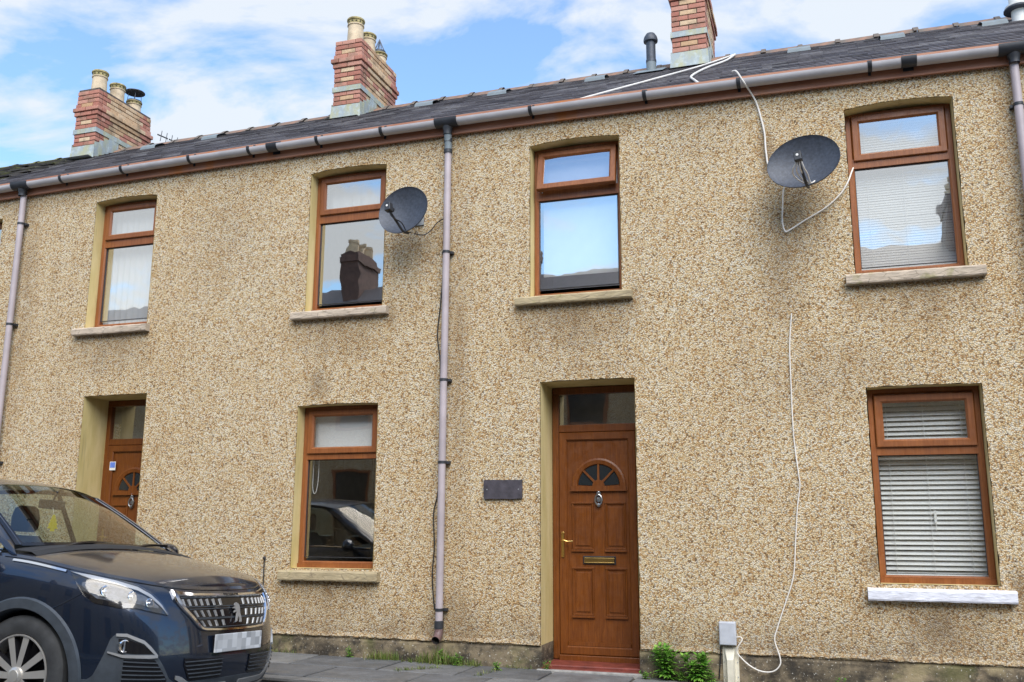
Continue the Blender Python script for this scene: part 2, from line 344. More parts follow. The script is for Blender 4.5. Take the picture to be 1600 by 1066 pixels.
# ================================================================= ground
mb = MB(); mb.add([(-60, -60, -.6), (60, -60, -.6), (60, 60, -.6), (-60, 60, -.6)], [(0, 1, 2, 3)])
tag(mb.build('ground', 'soil'), kind='structure')
mb = MB(); P = []
for x in (-40, -20, -8, -2, 4, 12, 30):
    P.append([(x, y, gz(x)+z) for y, z in ((-1.45, -.186), (-2.6, -.138), (-3.66, -.095), (-4.7, -.07), (-6.0, -.10), (-7.6, -.185))])
mb.grid(P); tag(mb.build('road', 'asphalt', smooth=True), kind='structure')
mb = MB()
for x in range(-30, 24, 3): mb.add([(x, .3, gz(x)-.022), (x+3, .3, gz(x+3)-.022), (x+3, -1.4, gz(x+3)-.022), (x, -1.4, gz(x)-.022)], [(0, 1, 2, 3)])
pav = tag(mb.build('pavement', 'soil'), kind='structure')
slabs = []
for k, (lx, ly) in enumerate(((.9, .6), (.75, .6), (.6, .6))):
    b = MB(); b.box(-lx/2+.012, lx/2-.012, -ly/2+.011, ly/2-.011, -.05, 0); me = b.mesh('paving_slab', 'slab')
    bm = bmesh.new(); bm.from_mesh(me); bmesh.ops.bevel(bm, geom=[e for e in bm.edges if all(v.co.z > -.01 for v in e.verts)], offset=.008, segments=1, affect='EDGES'); bm.to_mesh(me); bm.free()
    slabs.append((lx, me))
for row in range(2):
    x = -16.0+row*.37
    while x < 6:
        lx, me = random.choice(slabs); o = link('paving_slab', me, pav); xc = x+lx/2
        o.location = (xc, -.318-row*.605, gz(xc)+random.uniform(-.006, .004)); o.rotation_euler = (random.uniform(-.008, .008), .011+random.uniform(-.006, .006), random.uniform(-.004, .004)); x += lx+.004
kerb = MB(); kerb.box(-.455, .455, -.075, .075, -.3, .0); kme = kerb.mesh('kerb_stone', 'slab')
for i in range(26):
    o = link('kerb_stone', kme, pav); xc = -16+i*.915; o.location = (xc, -1.305, gz(xc)-.004); o.rotation_euler = (0, .011, 0)
mb = MB()
for x in range(-40, 30, 5): mb.box(x, x+5, -10.6, -7.6, -.3, gz(x+2.5)+.02)
tag(mb.build('far_pavement', 'concrete'), kind='structure')

# ================================================================= terrace
PARTY = [-17.0, -11.28, -6.43, -1.34, 4.3]
ZW0, ZW1 = .20, 5.44
OPEN = {  # name: x0, x1, z0, z1, depth, arch
 'w0': (-10.55, -9.61, 3.55, 5.06, .14, .03), 'w1': (-8.17, -7.28, 3.55, 5.115, .14, .03), 'w2': (-5.225, -4.295, 3.55, 5.13, .14, .03),
 'w3': (-2.675, -1.74, 3.525, 5.125, .14, .03), 'w4': (.375, 1.30, 3.51, 5.085, .14, .035),
 'l0': (-10.55, -9.61, .87, 2.55, .14, 0), 'l2': (-5.252, -4.305, .855, 2.53, .14, .008), 'l4': (.398, 1.315, .82, 2.484, .14, .008),
 'd1': (-8.085, -7.2, .0, 2.748, .40, 0), 'd2': (-2.572, -1.635, .0, 2.667, .40, .006), 'd3': (3.0, 3.93, 0, 2.64, .40, 0), 'w5': (2.95, 3.9, 3.5, 5.07, .14, .03)}
def outline(op, door=False):
    x0, x1, z0, z1, d, ar = op; pts = []
    def seg(a, b):
        n = max(2, int(math.hypot(b[0]-a[0], b[1]-a[1])/.045))
        for i in range(n):
            t = i/n; x = a[0]+(b[0]-a[0])*t; z = a[1]+(b[1]-a[1])*t
            if 0 < i: x += random.uniform(-.0045, .0045); z += random.uniform(-.0045, .0045)
            if a[1] == b[1] == z1: z += ar*(1-((x-(x0+x1)/2)/((x1-x0)/2))**2)
            pts.append((x, z))
    zb = ZW0 if door else z0
    seg((x0, zb), (x0, z1)); seg((x0, z1), (x1, z1)); seg((x1, z1), (x1, zb)); pts.append((x1, zb))
    if not door: seg((x1, z0), (x0, z0))
    return pts
HL = ['terraced house at the far left edge with old mossy slate roof', 'pebbledashed terraced house left of the picture, behind the parked car, brown door with sticker', 'pebbledashed terraced house in the middle with slate plaque beside its brown door', 'pebbledashed terraced house on the right with white painted sill and venetian blinds']
houses = []
for i in range(4):
    h = thing('terraced_house', ((PARTY[i]+PARTY[i+1])/2, 0, 0), HL[i], 'house', 'terraced houses along the street'); houses.append(h)
def house_of(x):
    for i in range(4):
        if PARTY[i] <= x < PARTY[i+1]: return houses[i]
    return houses[3]
for i, h in enumerate(houses):
    xa, xb = PARTY[i], PARTY[i+1]
    mine = {k: v for k, v in OPEN.items() if xa < v[0] < xb}
    doors = sorted([(v, k) for k, v in mine.items() if k[0] == 'd']); wins = [v for k, v in mine.items() if k[0] != 'd']
    outer = [(xa, ZW0)]
    for v, k in doors: outer += outline(v, True)
    outer += [(xb, ZW0), (xb, ZW1), (xa, ZW1)]
    polys = [outer]+[outline(v) for v in wins]
    mb = MB(); flat = [p for pl in polys for p in pl]
    tris = tessellate_polygon([[Vector((x, z, 0)) for x, z in pl] for pl in polys])
    mb.add([(x, 0, z) for x, z in flat], [t for t in tris])
    for q, pl in enumerate(polys):      # thickness of the render at every edge
        vs = [(x, 0, z) for x, z in pl]+[(x, .03, z) for x, z in pl]; n = len(pl)
        mb.add(vs, [(a, (a+1) % n, (a+1) % n+n, a+n) for a in range(n)])
    mb.build('wall', 'dash', h, fixn=True)
    # smooth painted reveals
    for k, v in mine.items():
        x0, x1, z0, z1, d, ar = v; e = .0065; mb = MB(); zb = z0
        arch = [(x0+e+(x1-x0-2*e)*j/10, z1-e+ar*(1-(2*j/10-1)**2)) for j in range(11)]
        loop = [(x0+e, zb)]+arch+[(x1-e, zb)]
        yb = d+.10
        mb.grid([[(x, y, z) for x, z in loop] for y in (.002, yb)])
        if k[0] != 'd': mb.add([(x0, .002, z0+.004), (x1, .002, z0+.004), (x1, yb, z0+.004), (x0, yb, z0+.004)], [(0, 1, 2, 3)])
        mb.build('reveal', 'reveal', h, fixn=False)
    # plinth, stopping at the doors and returning into their reveals
    cuts = [xa]+[c for v, k in doors for c in (v[0]+.012, v[1]-.012)]+[xb]; mb = MB()
    for a, b in zip(cuts[::2], cuts[1::2]):
        n = max(1, int((b-a)/.3)); xs = [a+(b-a)*j/n for j in range(n+1)]
        jt = [random.uniform(-.008, .008) for _ in xs]
        top = [(x, .014, ZW0+.006) for x in xs]; mid = [(x, -.004+t, ZW0-.03) for x, t in zip(xs, jt)]; bot = [(x, -.012+t*1.5, -.12) for x, t in zip(xs, jt)]
        bk = [(x, .40, ZW0+.006) for x in xs]; bb = [(x, .40, -.12) for x in xs]
        mb.grid([bk, top, mid, bot])
        for s_ in (0, -1): mb.add([bk[s_], top[s_], mid[s_], bot[s_], bb[s_]], [(0, 1, 2, 3, 4)])
    mb.build('plinth', 'plinth', h)
    # bell-cast drip at the bottom of the dash
    mb = MB()
    for a, b in zip(([xa]+[v[1] for v, k in doors]), ([v[0] for v, k in doors]+[xb])):
        n = int((b-a)/.05)+1; xs = [a+(b-a)*j/n for j in range(n+1)]
        mb.grid([[(x, .0, ZW0+.05) for x in xs], [(x, -.014+random.uniform(-.004, .003), ZW0+.012+random.uniform(-.007, .007)) for x in xs], [(x, .012, ZW0+.004) for x in xs]])
    mb.build('drip_edge', 'dash', h, fixn=False)
    # fascia, gutter, soffit
    n = 10; xs = [xa+(xb-xa)*j/n for j in range(n+1)]; mb = MB()
    prof = [(.0, 5.36), (-.035, 5.345), (-.05, 5.35), (-.05, 5.56), (0, 5.56)]
    mb.grid([[(x, y, z+dz(x)) for y, z in prof] for x in xs]); mb.build('fascia', 'fascia', h)
    mb = MB(); gp = []
    for rr in (.062, .056):
        arc = [(-.118+rr*math.cos(a), 5.475+rr*1.0*math.sin(a)) for a in [math.pi+math.pi*j/12 for j in range(13)]]
        gp += arc if rr == .062 else arc[::-1]
    mb.grid([[(x, y, z+dz(x)) for y, z in gp] for x in xs], 0, True); mb.build('gutter', 'gutter', h, smooth=True)
    # roof
    EY, EZ, RY, RZ = -.10, 5.475, 3.4, 7.55; sl_ = math.hypot(RY-EY, RZ-EZ); ang = math.atan2(RZ-EZ, RY-EY); nr = 21; ex = sl_/nr
    old = i == 0; mb = MB()
    def rp(x, s_, o_): return (x, EY+s_*math.cos(ang)-o_*math.sin(ang), EZ+dz(x)*(1-.35*s_/sl_)+s_*math.sin(ang)+o_*math.cos(ang))
    for r_ in range(nr):
        x = xa-(.13 if r_ % 2 else 0)
        while x < xb:
            ww = .27+random.uniform(-.01, .01); a = max(x+.002, xa); b = min(x+ww-.002, xb); x += ww
            if b-a < .03: continue
            s0 = r_*ex+random.uniform(-.006, .006); s1 = (r_+1)*ex+.05; lift = random.uniform(0, .004)+(random.uniform(0, .05) if old else 0); t_ = .009 if not old else .025
            mb.add([rp(a, s0, .012+lift), rp(b, s0, .012+lift), rp(b, s1, .002), rp(a, s1, .002), rp(a, s0, .012+lift-t_), rp(b, s0, .012+lift-t_)], [(0, 1, 2, 3), (0, 4, 5, 1), (0, 3, 4), (1, 5, 2)])
    rf = MB(); rf.grid([[(x, EY, EZ-.03+dz(x)), (x, RY, RZ-.04+dz(x)*.65), (x, 2*RY-EY, EZ+dz(x))] for x in xs])
    roof = rf.build('roof', 'soffit', h)
    roof.data.materials[0] = M['slateold' if old else 'slate']
    tag(mb.build('slates', 'slateold' if old else 'slate', roof, fixn=False), kind='stuff')
    # ridge tiles, each its own piece
    b_ = MB(); L = .46; rpf = [(-.13, -.085), (-.075, -.02), (-.03, .018), (0, .028), (.03, .018), (.075, -.02), (.13, -.085)]
    b_.grid([[(x, y, z) for y, z in rpf] for x in (0, L-.05)]); b_.grid([[(x, y*1.12, z*1.0+.016) for y, z in rpf] for x in (L-.06, L-.0)]); b_.add([(L-.06, y*k, z+o) for k, o in ((1, 0), (1.12, .016)) for y, z in rpf], [(j, j+1, j+8, j+7) for j in range(6)])
    me = b_.mesh('ridge_tile', 'ridgemoss' if old else 'ridge', fixn=False); n_t = int((xb-xa)/L)
    for j in range(n_t):
        o = link('ridge_tile', me, roof); xx = xa+j*(xb-xa)/n_t; o.location = (xx, RY, RZ+dz(xx)*.65+.012+random.uniform(-.006, .006)); o.scale = ((xb-xa)/n_t/L, 1, 1); o.rotation_euler = (random.uniform(-.02, .02), random.uniform(-.012, .012), 0)
    mb = MB(); mb.box(xa+.01, xb-.01, 6.7, 6.9, 0, 5.4); mb.build('rear_wall', 'dash', h)

def rings(xs, name, h, mat, w):
    for x in xs:
        mb = MB(); gp = []
        for rr in (.069, .060):
            arc = [(-.118+rr*math.cos(a), 5.478+rr*math.sin(a)) for a in [math.pi*.96+math.pi*1.08*j/12 for j in range(13)]]
            gp += arc if rr == .069 else arc[::-1]
        mb.grid([[(xx, y, z+dz(xx)) for y, z in gp] for xx in (x-w/2, x+w/2)], 0, True)
        for xx in (x-w/2, x+w/2): mb.add([(xx, y, z+dz(xx)) for y, z in gp], [(j, j+1, 24-j, 25-j) for j in range(12)])
        mb.box(x-w*.35, x+w*.35, -.056, -.048, 5.40+dz(x), 5.55+dz(x)); mb.build(name, mat, house_of(x), smooth=True)
rings([-8.6, -7.7, -6.75, -5.95, -5.08, -4.3, -2.62, -1.45, -.55, .62, 2.5], 'gutter_bracket', None, 'blackpl', .036)
rings([-5.65, .95], 'gutter_union', None, 'blackpl', .13)
def downpipe(x, zb, label, xs_low=None, clips=(), shoe=False, white_joint=False):
    xt = x; t = thing('downpipe', (x, -.07, zb), label, 'downpipe', 'plastic downpipes on the terrace front')
    zt = 5.40+dz(x); y0 = -.075
    mb = MB(); mb.tube([(x, y0, zt-.05), (x, y0, 3.2), (x-.004, y0, 2.7), (x-.006, y0, zb)], .036, 14); mb.build('pipe', 'pipe', t, smooth=True)
    mb = MB(); gp = []
    for rr in (.072, .06):
        arc = [(-.118+rr*math.cos(a), 5.478+rr*math.sin(a)) for a in [math.pi*.95+math.pi*1.1*j/12 for j in range(13)]]
        gp += arc if rr == .072 else arc[::-1]
    mb.grid([[(xx, y, z+dz(x)) for y, z in gp] for xx in (x-.125, x+.125)], 0, True)
    for xx in (x-.125, x+.125): mb.add([(xx, y, z+dz(x)) for y, z in gp], [(j, j+1, 24-j, 25-j) for j in range(12)])
    mb.lathe([(.062, 5.44), (.05, 5.385), (.044, 5.37), (.044, 5.33)], (x, -.10, dz(x)), 16); mb.build('gutter_outlet', 'blackpl', t, smooth=True)
    if white_joint:
        mb = MB(); mb.tube([(x, -.098, 5.35), (x, -.09, 5.30), (x, y0, 5.23), (x, y0, 5.14)], .039, 14); mb.build('swan_neck', 'ventgrey', t, smooth=True)
        for z in (5.27, 5.15): mb = MB(); mb.lathe([(.036, z-.022), (.045, z-.02), (.045, z+.02), (.036, z+.022)], (x, y0, 0), 16); mb.build('joint_collar', 'blackpl', t, smooth=True)
    for z in clips:
        mb = MB(); mb.lathe([(.035, z-.014), (.0405, z-.013), (.0405, z+.013), (.035, z+.014)], (x-(.006 if z < 2.8 else 0), y0, 0), 16); mb.box(x-.06, x+.06, -.05, .0, z-.013, z+.013); mb.build('pipe_clip', 'blackpl', t, smooth=True)
    if shoe:
        mb = MB(); mb.lathe([(.036, .40), (.045, .395), (.045, .33), (.036, .325)], (x-.006, y0, 0), 16); mb.build('joint_collar', 'blackpl', t, smooth=True)
        mb = MB(); P = [(x-.006, y0, zb+.02), (x-.006, y0-.005, zb-.02), (x-.006, y0-.04, zb-.06), (x-.006, y0-.075, zb-.075)]
        mb.tube(P, .041, 16, cap=False); mb.tube([p for p in P[::-1]], .034, 16, 1, cap=False); mb.build('shoe', ['shoe', 'hole'], t, smooth=True, fixn=False)
    return t
downpipe(-9.235, -.05, 'mauve grey downpipe at far left edge, partly hidden by the car', clips=(4.93, 3.66, 2.0))
downpipe(-3.55, .30, 'mauve grey downpipe between the middle windows with open shoe at its foot', clips=(4.05, 2.72, 1.9, .5), shoe=True, white_joint=True)
downpipe(1.80, -.05, 'mauve grey downpipe cut by the right edge of the picture', clips=(4.90, 3.4, 1.9))

# ---------------------------------------------------------------- windows
def sill(x0, x1, z0, z1, mat, parent, y0=-.075, slope=.015):
    mb = MB(); n = 22; P = []
    for j in range(n+1):
        x = x0+(x1-x0)*j/n; q = lambda a: random.uniform(-a, a)
        e = .5 if j in (0, n) else 1
        P.append([(x, .15, z0), (x, y0+.006+q(.0015), z0+q(.0015)), (x, y0+q(.002), z0+.012+q(.0015)), (x, y0+q(.002), (z0+z1)/2+q(.002)), (x, y0+q(.002), z1-.014+q(.002)), (x, y0+.012+q(.0015), z1+q(.0015)), (x, .15, z1+slope)])
    mb.grid(P); mb.add(P[0], [tuple(range(7))]); mb.add(P[-1], [tuple(range(7))])
    return mb.build('sill', mat, parent)
def window(key, tz, uz1, uz0, lz1, lz0, px0, px1, sx0, sx1, sillr, sillmat, opened=False):
    x0, x1, z0, z1, d, ar = OPEN[key]; h = house_of(x0); y = d
    zt = z1-.012
    mb = MB(); zc = z0+.012
    ring_frame(mb, x0+.008, x1-.008, zc, zt+.02, px0-x0-.008+.0, y, y+.07)
    mb.box(x0+.04, x1-.04, y+.002, y+.068, lz1+.002, uz0-.075+.03)                     # transom
    mb.box(x0+.01, x1-.01, y-.018, y+.03, zc-.008, zc+.035)                         # drip sill of the frame
    f = mb.build('window', 'oak', h)
    # top-hung sash
    mb = MB(); a, b, c, e = sx0-.068, sx1+.068, uz0-.07, uz1+.066
    ring_frame(mb, a, b, c, e, .068, y-.022, y+.03, ch=.016)
    s = MB(); s.add([(a+.062, y+.0, c+.062), (b-.062, y+.0, c+.062), (b-.062, y+.0, e-.062), (a+.062, y+.0, e-.062)], [(0, 1, 2, 3)])
    mats = Matrix.Identity(4)
    if opened:
        mats = Matrix.Translation((0, y, e)) @ Matrix.Rotation(R(-11), 4, 'X') @ Matrix.Translation((0, -y, -e))
        st = MB(); st.tube([(a+.03, y+.03, c+.02), (a+.05, y-.05, c-.01)], .006, 6); st.build('stay_arm', 'zinc', f)
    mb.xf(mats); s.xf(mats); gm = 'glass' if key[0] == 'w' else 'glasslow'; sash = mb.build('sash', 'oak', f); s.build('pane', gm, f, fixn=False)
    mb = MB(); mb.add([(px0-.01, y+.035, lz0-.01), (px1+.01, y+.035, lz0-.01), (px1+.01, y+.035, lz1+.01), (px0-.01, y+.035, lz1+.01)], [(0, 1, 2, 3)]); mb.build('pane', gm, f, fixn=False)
    mb = MB()
    g = .006
    for q in ((px0, px0+g, lz0, lz1), (px1-g, px1, lz0, lz1), (px0, px1, lz1-g, lz1), (px0, px1, lz0, lz0+g)): mb.box(q[0], q[1], y+.022, y+.033, q[2], q[3])
    mb.build('gasket', 'blackpl', f)
    for xx in (x0+.2, x1-.22): m2 = MB(); m2.box(xx, xx+.045, y-.020, y-.017, zc+.006, zc+.016); m2.build('drain_cap', 'oak', f)
    sill(sillr[0], sillr[1], sillr[2], sillr[3], sillmat, f)
    # room behind
    mb = MB(); X0, X1, Y1, Z0, Z1 = x0-.6, x1+.5, 3.0, z0-.75, min(z1+.2, 5.2)
    V = [(X0, y+.12, Z0), (X1, y+.12, Z0), (X1, y+.12, Z1), (X0, y+.12, Z1), (X0, Y1, Z0), (X1, Y1, Z0), (X1, Y1, Z1), (X0, Y1, Z1)]
    mb.add(V, [(4, 5, 6, 7), (0, 4, 7, 3), (1, 2, 6, 5), (0, 1, 5, 4), (3, 7, 6, 2)]); mb.build('room', 'room', h, fixn=False)
    return f
window('w0', 0, 4.98, 4.70, 4.56, 3.66, -10.48, -9.68, -10.41, -9.75, (-10.66, -9.56, 3.45, 3.54), 'sill')
window('w1', 0, 5.02, 4.735, 4.575, 3.665, -8.10, -7.35, -8.035, -7.42, (-8.29, -7.235, 3.462, 3.545), 'sill')
window('w2', 0, 5.035, 4.745, 4.585, 3.66, -5.165, -4.36, -5.095, -4.43, (-5.355, -4.215, 3.458, 3.54), 'sill')
window('w3', 0, 5.02, 4.72, 4.57, 3.635, -2.62, -1.80, -2.55, -1.865, (-2.81, -1.635, 3.434, 3.515), 'sillmoss', True)
window('w4', 0, 4.995, 4.69, 4.55, 3.60, .44, 1.24, .508, 1.170, (.295, 1.425, 3.405, 3.495), 'sill')
window('l2', 0, 2.425, 2.10, 1.968, .962, -5.185, -4.37, -5.12, -4.437, (-5.345, -4.225, .74, .835), 'sillmoss')
lw = window('l4', 0, 2.36, 2.04, 1.90, .90, .462, 1.252, .528, 1.188, (.298, 1.415, .69, .785), 'sillwhite')
window('w5', 0, 4.97, 4.69, 4.55, 3.60, 3.02, 3.83, 3.09, 3.76, (2.85, 4.0, 3.41, 3.49), 'sill')

# ---------------------------------------------------------------- doors
def door(key, ox, sticker=False):
    x0, x1, z0, z1, d, ar = OPEN[key]; h = house_of(x0); fy = .40; dx = ox
    zt = 2.66+(z1-2.667)
    mb = MB()
    for a in ((-2.56, -2.495), (-1.715, -1.648)): mb.box(a[0]+dx, a[1]+dx, fy, fy+.07, .04, zt-.07)
    mb.box(-2.56+dx, -1.648+dx, fy, fy+.07, zt-.0698, zt); mb.box(-2.494+dx, -1.716+dx, fy+.002, fy+.068, 2.208, 2.282); mb.box(-2.494+dx, -1.716+dx, fy-.03, fy+.07, .03, .085)
    fr = mb.build('door', 'door', h, bevel=.006)
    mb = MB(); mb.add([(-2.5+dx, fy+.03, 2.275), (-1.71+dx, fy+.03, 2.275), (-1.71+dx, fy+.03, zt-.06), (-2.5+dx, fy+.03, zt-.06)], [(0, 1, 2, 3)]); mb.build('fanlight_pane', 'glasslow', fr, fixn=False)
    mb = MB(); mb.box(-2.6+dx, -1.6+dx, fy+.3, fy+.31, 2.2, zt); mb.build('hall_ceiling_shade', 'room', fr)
    leaf = MB(); ring_frame(leaf, -2.49+dx, -1.72+dx, .088, 2.203, .08, fy-.012, fy+.05, ch=.012)
    leaf.box(-2.412+dx, -1.798+dx, fy+.012, fy+.05, .165, 2.125)
    leaf.box(-2.405+dx, -1.805+dx, fy-.004, fy+.014, .17, .205)
    lf = leaf.build('leaf', 'door', fr)
    # raised and moulded panels
    for (a, b, c, e) in ((-2.366, -2.150, 1.053, 1.512), (-2.033, -1.829, 1.053, 1.512), (-2.364, -2.152, .434, .89), (-2.035, -1.829, .434, .89)):
        mb = MB(); ring_frame(mb, a+dx, b+dx, c, e, .022, fy-.002, fy+.013, ch=.012)
        mb.box(a+.034+dx, b-.034+dx, fy+.004, fy+.0125, c+.05, e-.04); mb.box(a-.004+dx, b+.004+dx, fy-.007, fy+.012, c-.008, c+.012); mb.box(a+.008+dx, b-.008+dx, fy-.004, fy+.012, c+.014, c+.03)
        mb.box(a-.002+dx, b+.002+dx, fy-.005, fy+.012, e-.006, e+.008); mb.build('panel', 'door', fr, bevel=.003)
    # sunburst light
    cx, cz, ro, ri = -2.094+dx, 1.675, .262, .205
    mb = MB(); n = 24
    A = [math.pi*j/n for j in range(n+1)]
    prof = [(ro+.012, fy+.013), (ro+.008, fy-.006), (ro-.01, fy-.012), (ri+.01, fy-.006), (ri, fy+.012)]
    mb.grid([[(cx+r_*math.cos(a), y, cz+r_*math.sin(a)) for a in A] for r_, y in prof])
    mb.box(cx-ro-.012, cx+ro+.012, fy-.010, fy+.013, cz-.038, cz-.0); mb.box(cx-ro-.02, cx+ro+.02, fy-.016, fy+.0128, cz-.05, cz-.036)
    hub = [(cx+.06*math.cos(a), cz+.06*math.sin(a)) for a in A]; mb.prism(hub, lambda a, b, dd: (a, dd, b), fy-.008, fy+.012)
    for a in (R(45), R(90), R(135)):
        c_, s_ = math.cos(a), math.sin(a); q = [(cx+c_*.05-s_*.011, cz+s_*.05+c_*.011), (cx+c_*.05+s_*.011, cz+s_*.05-c_*.011), (cx+c_*ri*1.03+s_*.009, cz+s_*ri*1.03-c_*.009), (cx+c_*ri*1.03-s_*.009, cz+s_*ri*1.03+c_*.009)]
        mb.prism(q, lambda a, b, dd: (a, dd, b), fy-.006, fy+.012)
    mb.build('sunburst_frame', 'door', fr)
    for j in range(4):
        A2 = [R(45*j+4)+R(37)*k/8 for k in range(9)]; mb = MB(); pl = [(cx+ri*math.cos(a), cz+ri*math.sin(a)) for a in A2]+[(cx+.055*math.cos(a), cz+.055*math.sin(a)) for a in A2[::-1]]
        mb.prism(pl, lambda a, b, dd: (a, dd, b), fy+.006, fy+.0115); mb.build('glazing', 'darkglass', fr)
    # knocker
    mb = MB(); kx, kz = -2.092+dx, 1.55
    mb.lathe([(.0, -.012), (.02, -.01), (.024, 0), (.024, .012)], (kx, fy-.004, kz+.052), 12, axis='Y')
    mb.tube([(kx+.034*math.sin(a), fy-.018, kz-.01+.05*math.cos(a)) for a in [2*math.pi*j/18 for j in range(19)]], .008, 8); mb.lathe([(0, -.014), (.018, -.01), (.02, .01)], (kx, fy-.006, kz-.06), 10, axis='Y'); mb.lathe([(0, -.006), (.026, -.004), (.028, .01)], (kx, fy-.002, kz-.005), 12, axis='Y')
    mb.tube([(kx, fy-.008, kz+.07), (kx, fy-.006, kz+.09)], [.009, .004], 8); mb.build('knocker', 'pewter', fr, smooth=True)
    # letterbox
    mb = MB(); ring_frame(mb, -2.258+dx, -1.935+dx, .925, 1.005, .014, fy+.0, fy+.013, ch=.005); mb.build('letterbox_surround', 'blackpl', fr)
    mb = MB(); mb.box(-2.243+dx, -1.95+dx, fy-.006, fy+.006, .94, .99); mb.box(-2.243+dx, -1.95+dx, fy-.010, fy-.004, .938, .948); mb.build('letterbox', 'brass', fr, bevel=.003)
    # lever handle
    mb = MB(); mb.box(-2.468+dx, -2.438+dx, fy-.024, fy-.01, .99, 1.235); mb.build('handle_plate', 'brass', fr, bevel=.006)
    mb = MB(); mb.tube(smoothpath([(-2.453+dx, fy-.02, 1.15), (-2.453+dx, fy-.06, 1.15), (-2.43+dx, fy-.066, 1.152), (-2.39+dx, fy-.066, 1.142), (-2.34+dx, fy-.064, 1.146)]), .009, 8); mb.build('handle', 'brass', fr, smooth=True)
    if sticker:
        mb = MB(); mb.box(-7.972, -7.888, fy-.0155, fy-.0125, 1.915, 2.015); mb.build('sticker', 'white', fr); mb = MB(); mb.box(-7.965, -7.895, fy-.0175, fy-.0157, 1.945, 2.008); mb.build('sticker_print', 'sky_blue', fr)
    # threshold step
    mb = MB(); mb.box(x0+.005, x1-.005, .06, .50, -.1, .035, 0); mb.box(x0+.004, x1-.004, -.02, .0595, -.1, .012, 0); mb.build('step', 'redstep', h, bevel=.01)
    mb = MB(); mb.box(x0-.02, x1+.02, -.07, -.021, -.1, .006); mb.build('step_edge', 'concrete', h, bevel=.008)
    mb = MB(); mb.box(x0-.1, x1+.1, 1.6, 1.62, 0, 2.8); mb.build('hall_back', 'room', h)
    return fr
t = NT('dark_glass'); M['darkglass'] = t.fin((.018, .022, .025), .12)
M['sky_blue'] = simple('sticker_blue', (.12, .22, .65), .5)
door('d2', 0); door('d1', -5.53, True); door('d3', 5.57)

# ---------------------------------------------------------------- blinds
def blind_slats(name, x0, x1, z0, z1, n, y, wdt, tilt, label, cords=(), droop=0):
    t = thing(name, ((x0+x1)/2, y, z0), label, 'blind')
    b = MB(); q = 5; P = []
    for j in range(q+1):
        u_ = j/q-.5; P.append([(xx, u_*wdt*math.cos(tilt), u_*wdt*math.sin(tilt)+.004*(1-4*u_*u_)) for xx in (x0, x1)])
    b.grid(P); me = b.mesh('slat', 'blind', True, False)
    for i in range(n):
        o = link('slat', me, t); o.location = (random.uniform(-.002, .002), y, z0+(z1-z0)*i/(n-1)); o.rotation_euler = (random.uniform(-.03, .03), random.uniform(-.002, .002), 0)
    b = MB(); b.box(x0-.01, x1+.01, y-.025, y+.025, z1+.03, z1+.07); b.build('head_rail', 'blind', t)
    for xx in cords:
        b = MB(); b.tube([(xx, y-wdt*.5-.002, z0), (xx, y-wdt*.5-.002, z1+.03)], .0022, 5); b.build('cord', 'blind', t)
    return t
vb = blind_slats('venetian_blind', .44, 1.27, .90, 2.40, 36, .29, .047, R(46), 'white open venetian blind inside the lower right window', (.56, .86, 1.16))
b = MB(); b.box(.885, .905, .255, .262, 1.33, 1.43); b.box(.893, .899, .256, .261, 1.26, 1.33); b.build('cord_pull', 'blind', vb)
blind_slats('venetian_blind', .42, 1.27, 3.62, 5.0, 58, .27, .026, R(66), 'white closed venetian blind inside the upper right window', (.55, .86, 1.15))
t = thing('vertical_blind', (-7.75, .3, 3.6), 'white vertical blind inside the upper left window', 'blind')
for i in range(10):
    b = MB(); xx = -8.12+i*.086; b.grid([[(xx-.04+.08*j/4, .27+.012*math.sin(j*.8)+.012*(j/4), z) for j in range(5)] for z in (3.64, 5.03)]); b.build('vane', 'blind', t, fixn=False)
b = MB(); b.box(-8.15, -7.25, .25, .31, 5.03, 5.07); b.build('head_rail', 'blind', t)
t = thing('roller_blind', (-2.2, .25, 3.6), 'white roller blind inside the window above the brown middle door', 'blind')
b = MB(); b.grid([[(-2.60+.80*j/8, .25+.004*math.sin(j*1.3), z) for j in range(9)] for z in (3.80, 4.4, 5.0)]); b.build('fabric', 'blind', t, fixn=False, smooth=True)
b = MB(); b.tube([(-2.62, .26, 5.02), (-1.78, .26, 5.02)], .025, 10); b.build('roller', 'blind', t, smooth=True)
b = MB(); b.box(-2.60, -1.80, .246, .256, 3.785, 3.81); b.build('hem_bar', 'blind', t)
t = thing('roller_blind', (-4.78, .25, 2.1), 'short white roller blind behind the top pane of the lower middle window', 'blind')
b = MB(); b.grid([[(-5.2+.84*j/6, .25, z) for j in range(7)] for z in (2.06, 2.46)]); b.build('fabric', 'blind', t, fixn=False)
b = MB(); b.tube(smoothpath([(-5.10, .235, 2.06), (-5.10, .235, 1.8), (-5.115, .235, 1.66), (-5.14, .235, 1.62), (-5.165, .235, 1.70), (-5.16, .235, 2.06)]), .003, 5); b.build('cord', 'blind', t)
t = thing('net_curtain', (-4.76, .3, 4.6), 'pale net curtain behind the top pane of the upper middle left window', 'curtain')
b = MB(); b.grid([[(-5.2+.86*j/24, .3+.012*math.sin(j*1.7), z) for j in range(25)] for z in (4.66, 5.05)]); b.build('fabric', 'blind', t, fixn=False, smooth=True)

